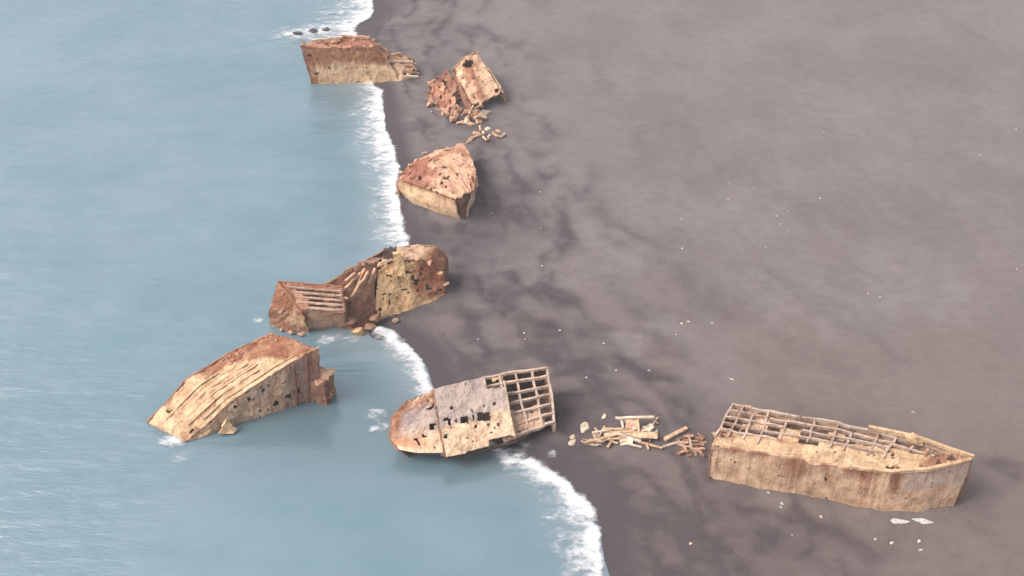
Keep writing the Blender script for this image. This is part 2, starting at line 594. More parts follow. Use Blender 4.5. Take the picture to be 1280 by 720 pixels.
def loft(rows):
    rows = [np.asarray(r, float) for r in rows]

    def P(u, v):
        n = rows[0].shape[0]
        R = len(rows)
        a = np.clip(u, 0, 1) * (n - 1)
        i = np.minimum(a.astype(int), n - 2)
        f = (a - i)[..., None]
        b = np.clip(v, 0, 1) * (R - 1)
        j = np.minimum(b.astype(int), R - 2)
        g = (b - j)[..., None]
        S = np.stack(rows)
        p0 = S[j, i] * (1 - f) + S[j, i + 1] * f
        p1 = S[j + 1, i] * (1 - f) + S[j + 1, i + 1] * f
        return p0 * (1 - g) + p1 * g
    return P


_seed = [100]


def plate(name, parent, rows, mat, cell=0.4, thick=0.3, holes=(), mask=None, rag=(0, 0, 0, 0), pits=0.0, bump=0.10, stain=None, ragw=2.2, step=0.34):
    """a wall or deck of cast concrete: a grid over the lofted rows (v=0 first row), cells removed for openings and broken edges,
    given thickness; rag = metres eaten by breakage at u0, u1, v0, v1"""
    _seed[0] += 7
    s = _seed[0]
    P = loft(rows)
    uu = np.linspace(0, 1, 30)
    Lu = np.linalg.norm(np.diff(P(uu, uu * 0 + 0.5), axis=0), axis=1).sum()
    Lv = np.linalg.norm(np.diff(P(uu * 0 + 0.5, uu), axis=0), axis=1).sum()
    nu, nv = max(3, int(Lu / cell)), max(3, int(Lv / cell))
    u, v = np.meshgrid(np.linspace(0, 1, nu + 1), np.linspace(0, 1, nv + 1))
    ju = (vnoise(u * nu * 1.7, v * nv * 1.7, 0, s) - 0.5) * 0.5 / nu * ((u > 0) & (u < 1))
    jv = (vnoise(u * nu * 1.7, v * nv * 1.7, 5, s + 1) - 0.5) * 0.5 / nv * ((v > 0) & (v < 1))
    u, v = u + ju, v + jv
    X = P(u, v)
    e = 1e-3
    du = P(np.minimum(u + e, 1), v) - P(np.maximum(u - e, 0), v)
    dv = P(u, np.minimum(v + e, 1)) - P(u, np.maximum(v - e, 0))
    N = np.cross(du, dv)
    N /= np.linalg.norm(N, axis=-1, keepdims=True) + 1e-9
    X = X + N * ((fbm(X[..., 0] / 1.6, X[..., 1] / 1.6, X[..., 2] / 1.6, 3, s) - 0.5) * 2 * bump)[..., None]
    q1 = np.floor(vnoise(u * Lu / 1.7, v * Lv / 1.2, 0, s + 40) * 5) / 5 + 0.6 * np.floor(vnoise(u * Lu / 0.7, v * Lv / 0.7, 0, s + 41) * 4) / 4
    X = X - N * ((q1 - 0.6) * step)[..., None]
    cu = (u[:-1, :-1] + u[1:, 1:]) / 2
    cv = (v[:-1, :-1] + v[1:, 1:]) / 2
    Xc = (X[:-1, :-1] + X[1:, 1:]) / 2
    px, py = proj(Xc)
    keep = np.ones(cu.shape, bool)
    nz = fbm(cu * Lu / ragw, cv * Lv / ragw, 0, 3, s + 3)
    nz = np.clip((nz - 0.25) * 2, 0, 1)
    for q, d in enumerate((cu * Lu, (1 - cu) * Lu, cv * Lv, (1 - cv) * Lv)):
        if rag[q] > 0:
            keep &= d > rag[q] * nz
    for h in holes:
        x0, y0, x1, y1 = h[:4]
        keep &= ~((px > x0) & (px < x1) & (py > y0) & (py < y1))
    if mask is not None:
        keep &= mask(cu, cv, px, py, nz)
    if pits > 0:
        pn = vnoise(cu * Lu / 0.75, cv * Lv / 0.75, 0, s + 9) * 0.86 + vnoise(cu * Lu / 3, cv * Lv / 3, 0, s + 10) * 0.14
        keep &= pn < np.quantile(pn, 1 - min(.2, 1.5 * pits))
    vx, vy = proj(X)
    if stain is None:
        st = rgba(np.zeros(u.shape), 0, 0)
    else:
        sr = stain(u, v, vx, vy, fbm(u * Lu / 3, v * Lv / 3, 0, 4, s + 20))
        st = rgba(*[np.clip(np.broadcast_to(c, u.shape), 0, 1.2) for c in sr])
    n = X.shape[0] * X.shape[1]
    W = X.shape[1]
    Vv = np.concatenate([X.reshape(-1, 3), (X - N * thick).reshape(-1, 3)])
    faces = []
    nr, nc = keep.shape
    for j in range(nr):
        for i in range(nc):
            if not keep[j, i]:
                continue
            a, b, c, d = j * W + i, j * W + i + 1, (j + 1) * W + i + 1, (j + 1) * W + i
            faces.append((a, b, c, d))
            faces.append((d + n, c + n, b + n, a + n))
            if j == 0 or not keep[j - 1, i]:
                faces.append((a, a + n, b + n, b))
            if j == nr - 1 or not keep[j + 1, i]:
                faces.append((c, c + n, d + n, d))
            if i == 0 or not keep[j, i - 1]:
                faces.append((d, d + n, a + n, a))
            if i == nc - 1 or not keep[j, i + 1]:
                faces.append((b, b + n, c + n, c))
    if not faces:
        return None
    fa = np.array(faces)
    used, inv = np.unique(fa, return_inverse=True)
    fa = inv.reshape(-1, 4)
    st2 = np.concatenate([st.reshape(-1, 4)] * 2)[used]
    return link_mesh(name, Vv[used], fa, mat, parent, {'stain': st2})


def beam(name, parent, a, b, wd, hd, mat, bend=0.12, rust=0.0, up=(0, 0, 1), label=None, seg=6, taper=0.0):
    """a broken cast beam: a rectangular bar in short lengths, a little crooked and chipped"""
    a, b = np.asarray(a, float), np.asarray(b, float)
    L = np.linalg.norm(b - a)
    seg = max(3, min(14, int(L / 0.9) + 1)) if seg == 6 else seg
    d = (b - a) / L
    up = np.asarray(up, float)
    s1 = np.cross(d, up)
    if np.linalg.norm(s1) < 1e-3:
        s1 = np.cross(d, (0, 1, 0))
    s1 /= np.linalg.norm(s1)
    s2 = np.cross(s1, d)
    V, F_ = [], []
    for k in range(seg + 1):
        t = k / seg
        c = a + (b - a) * t
        if 0 < k < seg:
            c = c + (s1 * rng.uniform(-1, 1) + s2 * rng.uniform(-1, 1)) * bend
        f = 1 - taper * t
        for sx, sy in ((-1, -1), (1, -1), (1, 1), (-1, 1)):
            V.append(c + s1 * sx * wd / 2 * f * rng.uniform(.9, 1.1) + s2 * sy * hd / 2 * f * rng.uniform(.9, 1.1))
    for k in range(seg):
        for q in range(4):
            i, j = k * 4 + q, k * 4 + (q + 1) % 4
            F_.append((i, j, j + 4, i + 4))
    F_.append((3, 2, 1, 0))
    n = seg * 4
    F_.append((n, n + 1, n + 2, n + 3))
    st = rgba(np.full(len(V), float(rust)), 0, 0)
    o = link_mesh(name, V, F_, mat, parent, {'stain': st})
    if label:
        o['label'] = label
    return o


def tube(name, parent, path, r, mat, n=6):
    path = np.asarray(path, float)
    V, F_ = [], []
    for k, p in enumerate(path):
        d = path[min(k + 1, len(path) - 1)] - path[max(k - 1, 0)]
        d /= np.linalg.norm(d)
        s1 = np.cross(d, (0.13, 0.2, 1))
        s1 /= np.linalg.norm(s1)
        s2 = np.cross(s1, d)
        for q in range(n):
            an = 2 * math.pi * q / n
            V.append(p + (s1 * math.cos(an) + s2 * math.sin(an)) * r * rng.uniform(.8, 1.2))
    for k in range(len(path) - 1):
        for q in range(n):
            F_.append((k * n + q, k * n + (q + 1) % n, (k + 1) * n + (q + 1) % n, (k + 1) * n + q))
    F_.append(list(range(n))[::-1])
    F_.append([(len(path) - 1) * n + q for q in range(n)])
    return link_mesh(name, V, F_, mat, parent)


def chunk(name, parent, c, r, mat, flat=0.6, seed=0, sub=2, rust=0.0, elong=1.0, yaw=0.0):
    """a broken lump: a subdivided cube pushed about and cut by random planes"""
    n = 2 ** sub + 1
    g = np.linspace(-1, 1, n)
    V, F_, key = [], [], {}

    def vid(p):
        k = tuple(np.round(p, 4))
        if k not in key:
            key[k] = len(V)
            V.append(np.array(p, float))
        return key[k]
    for ax in range(3):
        for sg in (-1, 1):
            for i in range(n - 1):
                for j in range(n - 1):
                    q = []
                    for a, b in ((g[i], g[j]), (g[i + 1], g[j]), (g[i + 1], g[j + 1]), (g[i], g[j + 1])):
                        p = [0, 0, 0]
                        p[ax] = sg
                        p[(ax + 1) % 3] = a
                        p[(ax + 2) % 3] = b
                        q.append(vid(p))
                    F_.append(q if sg > 0 else q[::-1])
    V = np.array(V)
    rs = np.random.default_rng(seed + 1000)
    ln = np.linalg.norm(V, axis=1, keepdims=True)
    V = V * (0.80 + 0.20 / ln)
    for _ in range(11):
        nn = rs.normal(size=3)
        nn /= np.linalg.norm(nn)
        dcut = rs.uniform(0.45, 0.95)
        o = V @ nn - dcut
        V = V - np.where(o > 0, o, 0)[:, None] * nn
    V = V * (0.85 + 0.3 * vnoise(V[:, 0] * 2 + seed, V[:, 1] * 2, V[:, 2] * 2, seed))[:, None]
    V = V * np.array([r * elong, r, r * flat])
    cy, sy = math.cos(yaw), math.sin(yaw)
    V = V @ np.array([[cy, sy, 0], [-sy, cy, 0], [0, 0, 1]])
    V = V + np.asarray(c)
    return link_mesh(name, V, F_, mat, parent, {'stain': rgba(np.full(len(V), float(rust)), 0, 0)})


# ------------------------------------------------------------------ the setting: beach, sea, surf
def axis(lo, hi, step, far):
    out_l, out_r, s, x = [], [], step, lo
    while x > -far:
        s *= 1.25
        x -= s
        out_l.append(x)
    s, x = step, hi
    while x < far:
        s *= 1.25
        x += s
        out_r.append(x)
    return np.array(out_l[::-1] + list(np.arange(lo, hi + step * .5, step)) + out_r)


def build_beach():
    xs, ys = axis(-66, 125, 0.6, 5000), axis(80, 300, 0.6, 5000)
    X, Y = np.meshgrid(xs, ys)
    h, d, d0, tone, big, med = ground_fields(X, Y)
    GRID.update(x=xs, y=ys, h=h)
    wet_w = 5.2 + 3.4 * fbm(X / 9, Y / 9, 0, 2, 21)
    wet = sst(wet_w, wet_w * 0.45, d)
    brown = sst(170, 100, Y + (fbm(X / 15, Y / 15, 0, 3, 8) - .5) * 60) * 0.9 + 0.25 * (med > 0.55)
    near = sst(140, 95, Y + (big - .5) * 50) * 0.22
    strand = sst(30, 8, d) * sst(0.44, 0.66, fbm(X / 8, Y / 3.5, 0, 4, 41)) * 0.30
    backshore = sst(33, 25, d + (fbm(X / 13, Y / 9, 0, 4, 43) - .5) * 26) * 0.26
    tone = tone * 1.3 + near * 1.0 + strand * 1.5 + backshore
    return tag(link_grid('sand', X, Y, h, sand_material(), {'tone': rgba(np.clip(wet, 0, 1), np.clip(tone, 0, 1), np.clip(brown, 0, 1))}),
               'dark volcanic sand beach', None, None, 'structure')


def build_sea():
    xs, ys = axis(-110, 46, 0.6, 6000), axis(84, 300, 0.5, 6000)
    X, Y = np.meshgrid(xs, ys)
    d, ix = shore_d(X, Y)
    off = -d
    bay = sst(-74, -28, X + (fbm(X / 14, Y / 10, 0, 4, 66) - .5) * 34) * sst(136, 122, Y)       # sheltered water inside the lower bay
    calm = 1 - (1 - bay) * (1 - sst(14, 2, off))
    far = sst(330, 240, np.hypot(X, Y - 60)) if False else 1.0
    def soft(f, n=14):
        for _ in range(n):
            g = np.pad(f, 1, mode='edge')
            f = (g[1:-1, :-2] + g[1:-1, 1:-1] * 2 + g[1:-1, 2:]) / 4
            g = np.pad(f, 1, mode='edge')
            f = (g[:-2, 1:-1] + g[1:-1, 1:-1] * 2 + g[2:, 1:-1]) / 4
        return f
    calm = soft(calm)
    ca, sa = math.cos(0.20), math.sin(0.20)
    xr, yr = X * ca + Y * sa, -X * sa + Y * ca
    wob = (fbm(X / 14, Y / 14, 0, 3, 60) - .5) * 8
    z = 0.10 * np.sin((yr + wob) / 0.95 + 0.2 * np.sin(xr / 5)) * vnoise(xr / 8, yr / 5, 0, 61)
    z += 0.30 * (fbm(xr / 9, yr / 2.0, 0, 3, 62) - .5)
    z += 0.35 * (fbm(xr / 34, yr / 7.0, 0, 2, 63) - .5)
    z = z * (1 - 0.8 * calm) * sst(-1, 4, off)
    silt = np.clip(sst(20, 2, off) * (0.35 + 0.65 * sst(.35, .65, fbm(X / 12, Y / 12, 0, 3, 64))), 0, 1) * 0.55 + 0.55 * bay * sst(100, 118, Y)
    air = np.clip(sst(11, 1, off) * 0.35, 0, 1) * (1 - .5 * bay)
    silt, air = soft(silt), soft(air, 5)
    return tag(link_grid('sea', X, Y, z, water_material(), {'tone': rgba(np.clip(silt, 0, 1), np.clip(air, 0, 1), calm)}),
               'pale blue sea', None, None, 'structure')


# width of the surf, seaward, by shoreline point (index into SHORE): 0 where a wreck shelters the water
FOAM_W = {0: 10, 1: 10, 2: 13, 3: 14, 4: 17, 5: 15, 6: 6, 7: 4.5, 8: 6, 9: 8.5, 10: 9.0, 11: 8, 12: 7, 13: 6, 14: 7, 15: 2, 16: .3, 17: .4,
          18: 3.0, 19: 4.6, 20: 5.2, 21: 4.5, 22: 1.2, 23: .3, 24: 2.6, 25: 4.5, 26: 6, 27: 7.5, 28: 8, 29: 8, 30: 8, 31: 8, 32: 8, 33: 8}


def build_foam(sea_o):
    xs, ys = np.arange(-75, 40, 0.4), np.arange(84, 300, 0.4)
    X, Y = np.meshgrid(xs, ys)
    d0, ix = shore_d(X, Y)
    gx, gy = GRID['x'], GRID['y']
    i = np.clip(np.searchsorted(gx, xs) - 1, 0, len(gx) - 2)
    j = np.clip(np.searchsorted(gy, ys) - 1, 0, len(gy) - 2)
    a = ((xs - gx[i]) / (gx[i + 1] - gx[i]))[None, :]
    b = ((ys - gy[j]) / (gy[j + 1] - gy[j]))[:, None]
    g = GRID['h']
    h = (g[np.ix_(j, i)] * (1 - a) + g[np.ix_(j, i + 1)] * a) * (1 - b) + (g[np.ix_(j + 1, i)] * (1 - a) + g[np.ix_(j + 1, i + 1)] * a) * b
    ks = np.array(sorted(FOAM_W))
    W = np.interp(ix, ks, np.array([FOAM_W[k] for k in ks], float))
    lobes = (fbm(X / 4.2, Y / 4.2, 0, 3, 81) - .5)
    off = -(d0 + lobes * 3.0)                                       # seaward
    q = off / np.maximum(W, .1)
    dens = np.where(off > 0, 0.62 * np.clip(1.0 - q / 1.5, 0, 1) + 0.30 * np.exp(-(off / (0.22 * W + .3)) ** 2), 1.1 + off * 0.9)
    dens = np.where(off < -1.0, 0, dens) * sst(0.4, 1.6, W)
    # white water round the wrecks
    for (px, py, r, q) in [(216, 552, 1.6, .85), (228, 572, 1.8, .38), (470, 520, 1.6, .60), (476, 536, 1.6, .58), (412, 425, 1.7, .62), (440, 424, 1.4, .5), (372, 43, 5.5, .62), (400, 40, 6, .7), (325, 402, 1.4, .55),
                           (640, 573, 2.2, .62), (662, 586, 2.0, .68), (690, 571, 0.7, .75), (655, 560, 1.3, .52), (352, 104, 2, .3)]:
        p = U(px, py, 0)
        nx = (fbm(X / 2, Y / 2, 0, 3, 83) - .5) * 1.6
        dens = np.maximum(dens, q * np.exp(-(((X - p[0] + nx) / (r * 1.5)) ** 2 + ((Y - p[1] + nx) / r) ** 2)))
    Z = np.maximum(h, 0.0) + 0.16 + 0.20 * np.clip(dens, 0, 1)
    keep = dens > 0.15
    return tag(link_grid('surf_foam', X, Y, Z, foam_material(), {'froth': np.clip(dens, 0, 1.4)}, keep=keep),
               'white surf foam along the black sand shoreline', 'foam', None, 'stuff')


def build_haze():
    x, y, z0, z1 = 9000.0, 9000.0, -8.0, 138.0
    V = [(sx * x, sy * y, z) for z in (z0, z1) for sx, sy in ((-1, -1), (1, -1), (1, 1), (-1, 1))]
    F_ = [(3, 2, 1, 0), (4, 5, 6, 7), (0, 1, 5, 4), (1, 2, 6, 5), (2, 3, 7, 6), (3, 0, 4, 7)]
    m = bpy.data.materials.new('sea_haze')
    m.use_nodes = True
    t = m.node_tree
    t.nodes.clear()
    pv = t.nodes.new('ShaderNodeVolumePrincipled')
    pv.inputs['Color'].default_value = (0.93, 0.94, 0.96, 1)
    pv.inputs['Density'].default_value = 0.00022
    out = t.nodes.new('ShaderNodeOutputMaterial')
    t.links.new(pv.outputs[0], out.inputs['Volume'])
    tag(link_mesh('haze', V, F_, m), 'thin sea haze', None, None, 'stuff')


build_haze()
build_beach()
sea_obj = build_sea()
build_foam(sea_obj)


# ------------------------------------------------------------------ helpers for hulls
def down(row, z, inward=(0, 0)):
    """a row dropped to height z (None: half a metre under the ground) and moved sideways"""
    r = np.array(row, float)
    r[:, 0] += inward[0]
    r[:, 1] += inward[1]
    if z is None:
        for q in r:
            q[2] = min(H(q[0], q[1]), 0.6) - 0.6 if H(q[0], q[1]) < 0 else H(q[0], q[1]) - 0.6
    else:
        r[:, 2] = z
    return r


def lattice(parent, rows, us, vs, wd, hd, mat, skip=lambda u, v, k: False, jog=0.08, rust=lambda u, v: 0.2):
    """deck beams left standing: one mesh per beam, along (v constant) and across (u constant)"""
    P = loft(rows)
    for v, (u0, u1) in vs:
        a, b = P(np.array(u0), np.array(v)), P(np.array(u1), np.array(v))
        n = 6
        pth = [P(np.array(u0 + (u1 - u0) * k / n), np.array(v)) for k in range(n + 1)]
        curved_beam('deck_beam', parent, pth, wd, hd, mat, jog, rust(0.5, v))
    for u, (v0, v1) in us:
        pth = [P(np.array(u), np.array(v0 + (v1 - v0) * k / 4)) - np.array([0, 0, 0.02]) for k in range(5)]
        curved_beam('deck_beam', parent, pth, wd * .95, hd * .9, mat, jog, rust(u, 0.5))


def curved_beam(name, parent, path, wd, hd, mat, jog=0.05, rust=0.0):
    path = np.asarray(path, float)
    V, F_ = [], []
    for k, p in enumerate(path):
        d = path[min(k + 1, len(path) - 1)] - path[max(k - 1, 0)]
        d /= np.linalg.norm(d)
        s1 = np.cross(d, (0, 0, 1))
        s1 /= np.linalg.norm(s1)
        s2 = np.cross(s1, d)
        p = p + s1 * rng.uniform(-jog, jog) + s2 * rng.uniform(-jog, jog)
        for sx, sy in ((-1, -1), (1, -1), (1, 1), (-1, 1)):
            V.append(p + s1 * sx * wd / 2 * rng.uniform(.75, 1.25) + s2 * sy * hd / 2 * rng.uniform(.85, 1.15))
    for k in range(len(path) - 1):
        for q in range(4):
            i, j = k * 4 + q, k * 4 + (q + 1) % 4
            F_.append((i, j, j + 4, i + 4))
    F_.append((3, 2, 1, 0))
    n = (len(path) - 1) * 4
    F_.append((n, n + 1, n + 2, n + 3))
    return link_mesh(name, V, F_, mat, parent, {'stain': rgba(np.full(len(V), float(rust)), 0, 0)})


def gauss(x, c, s):
    return np.exp(-((x - c) / s) ** 2)


# ------------------------------------------------------------------ wreck with the long wall and lattice deck (lower right)
def wreck_lattice_deck():
    t = thing('shipwreck', G(1010, 610), 'long tan wreck with a pointed bow and lattice deck, alone on the dry sand', 'shipwreck')
    bot = pts([(888, 600, None), (920, 607, None), (961, 615, None), (1032, 627, None), (1068, 636, None), (1106, 642, None), (1150, 643, None), (1190, 636, None)])
    zt = [9.4, 9.5, 9.7, 9.9, 10.1, 10.6, 10.9, 11.3]
    top = pts([(890, 556, zt[0]), (925, 562, zt[1]), (961, 568, zt[2]), (1020, 579, zt[3]), (1062, 585, zt[4]), (1115, 591, zt[5]), (1160, 588, zt[6]), (1214, 576, zt[7])])
    mid = bot * 0.45 + top * 0.55
    mid[:, 1] -= np.array([0, 0, 0, 0, 0, .1, .3, .2])
    gw = np.array(top)
    far = pts([(915, 505, 9.4), (946, 511, 9.5), (976, 517, 9.7), (1038, 527, 9.9), (1085, 535, 10.1), (1145, 547, 10.6), (1187, 562, 10.9), (1217, 572, 11.3)])
    runs = [(0.36, .05, .7), (0.47, .03, .75), (0.56, .03, .55), (0.62, .02, .8), (0.66, .015, .6), (0.735, .02, 1.0), (0.83, .012, .45), (0.12, .03, .4), (.25, .03, .45)]

    def st_wall(u, v, px, py, n):
        r = 0.10 + 0.45 * sst(0.80, 1.0, v) * sst(.42, .6, n) + 0.6 * sst(0.10, 0.0, v) * n * 1.6
        for c, s, k in runs:
            r = r + 1.25 * k * gauss(u + (n - .5) * .02, c, s) * sst(0.1, 1.0, v + (n - .5) * .9)
        g = 0.85 * sst(.74, .80, u) * sst(.48, .62, v + (n - .5) * .3) + 0.25 * n
        o = 0.55 * gauss(v, .12, .13) * sst(.40, .55, u) * sst(.85, .7, u)
        return r, g, o
    plate('hull_side', t, [bot, mid, top], M_TAN, 0.36, 0.35, step=.10, bump=.06, stain=st_wall, rag=(0.3, 0, 0, 0.5), pits=0.004,
          holes=[(1078, 590, 1081, 594), (1030, 624, 1036, 630)])
    # stem: a blunt bow post, then the far side
    sb = pts([(1190, 636, None), (1199, 630, None)])
    stt = np.array([top[-1], far[-1]])
    plate('stem', t, [sb, sb * .5 + stt * .5 + [.1, -.1, 0], stt], M_BROWN, 0.35, 0.3, stain=lambda u, v, px, py, n: (0.75 + 0 * u, 0.1, 0))
    fb = down(far, None, (-0.4, -0.9))
    fb[-1] = sb[1]
    plate('hull_side', t, [fb, far], M_TAN, 0.6, 0.35, rag=(0.5, 0, 0, 0.9), stain=lambda u, v, px, py, n: (0.45 + .5 * (n - .5), 0.2, 0))
    # broken end, gaping
    eb = np.array([bot[0], (bot[0] + fb[0]) / 2, fb[0]])
    et = np.array([top[0], (top[0] + far[0]) / 2 - [0, 0, .5], far[0]])
    plate('bulkhead', t, [eb, et], M_BROWN, 0.45, 0.3, rag=(0, 0, 0, 2.5), stain=lambda u, v, px, py, n: (.7 + 0 * u, 0, 0), pits=.03,
          mask=lambda u, v, px, py, n: ~((v > .25) & (v < .8) & (np.abs(u - .5) < .18)))
    # deck
    lo = np.array([0, 0, -.35])
    d0, d1 = top + lo - [0, 0, 0], far + lo
    steps = np.array([0, 0, 0, 0, -.35, -.8, -1.0, -.9])
    d0[:, 2] += steps
    d1[:, 2] += steps
    d0[:, 1] += 0.3
    dm = (d0 + d1) / 2 + [0, 0, .1]

    def m_deck(u, v, px, py, n):
        nn = (n - .5) * 0.16
        open_ = ((u < 0.30) & (v > 0.36 + nn)) | ((u >= .24) & (u < 0.655 + nn * .3) & (v > 0.52 + nn)) | ((u > .655) & (u < .80) & (v > .80 + nn))
        patch = ((u > .16) & (u < .24) & (v > .55) & (v < .84)) | ((u > .30) & (u < .36) & (v > .5) & (v < .68)) | ((u > .10) & (u < .16) & (v < .62) & (n > .4)) \
            | ((u > .44) & (u < .50) & (v > .66) & (v < .8) & (n > .3)) | ((u > .55) & (u < .66) & (v > .52) & (v < .66))
        slot = ((u > .36) & (u < .42) & (v > .40) & (v < .52)) | ((u > .02) & (u < .08) & (v > .2) & (v < .36) & (n < .5))
        return (~open_ | patch) & ~slot

    def st_deck(u, v, px, py, n):
        r = .12 + .8 * sst(.78, .84, u) * sst(.2, .45, v) * sst(.38, .6, n) * 1.2 + .5 * gauss(v, .38, .08) * sst(.2, .3, u) * sst(.75, .6, u) * sst(.4, .6, n) + .5 * sst(.30, .1, u) * sst(.4, .6, n)
        return r, .15 + .4 * sst(.74, .85, u) * n, .35 * sst(.55, .35, v) * sst(.45, .7, n)
    deck = plate('deck', t, [d0, dm, d1], M_CREAM, 0.30, 0.22, mask=m_deck, stain=st_deck, pits=.012, bump=.13,
          holes=[(1108, 583, 1118, 587), (1043, 574, 1048, 577), (1090, 563, 1093, 571), (1115, 565, 1117, 573)])
    rows = [d0 + [0, 0, .12], dm + [0, 0, .12], d1 + [0, 0, .14]]
    us = [(u, (0.22 if u < .3 else .42, 1.0)) for u in (0.0, .075, .15, .225, .30, .375, .45, .525, .60, .655)]
    us += [(.73, (.76, 1.0)), (.80, (.72, 1.0))]
    vs = [(1.0, (0, .66)), (.84, (0, .66)), (.68, (0, .66)), (.52, (0, .66)), (.36, (0, .30)), (.97, (.66, .93)), (.80, (.66, .82))]
    vs = [(1.0, (0, .34)), (1.0, (.345, .66)), (.84, (0, .22)), (.84, (.235, .52)), (.84, (.53, .66)), (.68, (0, .31)), (.68, (.36, .66)), (.52, (0, .15)), (.52, (.155, .655)), (.36, (0, .30)), (.97, (.66, .93)), (.80, (.66, .82))]
    us = [(u + random.uniform(-.012, .012), (a + random.uniform(-.04, .06), b if random.random() > .25 else random.uniform(.82, .95))) for u, (a, b) in us]
    lattice(t, rows, us, vs, .30, .5, M_BEAM, jog=.15, rust=lambda u, v: random.uniform(.05, .6))
    # bulwark rail along the near gunwale towards the bow, and the far one
    n0 = top[4:] - [0, 0, 0]
    curved_beam('rail', t, [p + np.array([0, .1, .1]) for p in top[4:]], .45, .5, M_CREAM, .03, .1)
    curved_beam('rail', t, [p + np.array([0, 0, .1]) for p in far[4:]], .45, .6, M_CREAM, .04, .15)
    plate('shaded_hold_bottom', t, [bot + [0, .6, 1.0], fb + [0, -.4, 1.4]], M_DARK, .7, .2)  # dark colour paints the shade of the hold below the open grid
    # inner floor bulkheads
    P0, P1 = loft([bot, fb]), loft([d0, d1])
    for u in (.30, .655):
        vv = np.linspace(0.03, .97, 4)
        b0 = P0(np.full(4, u), vv) + [0, 0, .2]
        b1 = P1(np.full(4, u), vv) - [0, 0, .3]
        plate('bulkhead', t, [b0, b1], M_BROWN, .6, .25, rag=(0, 0, 0, 1.2), stain=lambda u, v, px, py, n: (.6 + 0 * u, 0, 0))
    # bow fittings
    for px, py in [(1206, 577), (1184, 571), (1170, 577), (1158, 566), (1120, 586), (1150, 583)]:
        p = U(px, py, 10.2)
        tube('bollard', t, [p - [0, 0, .6], p + [0, 0, .3], p + [0, 0, .7]], .28, M_BROWN, 8).parent = deck
    for k in range(9):
        q = loft([d0, d1])(np.array(rng.uniform(.80, .95)), np.array(rng.uniform(.3, .75)))
        chunk('rubble', t, q + [0, 0, .15], rng.uniform(.25, .5), M_PINK, .6, 300 + k, 1, .6)
    c = U(1143, 549, 10.8)
    chunk('fitting', t, c, .8, M_CREAM, .8, 77, 2, .1, 1.6).parent = deck


# ------------------------------------------------------------------ wreck with window openings, half in the bay (lower middle)
M_SLATE = wreck_mat('silted_concrete', (0.62, 0.45, 0.31), RUST, (0.315, 0.265, 0.262), amount=0.4)


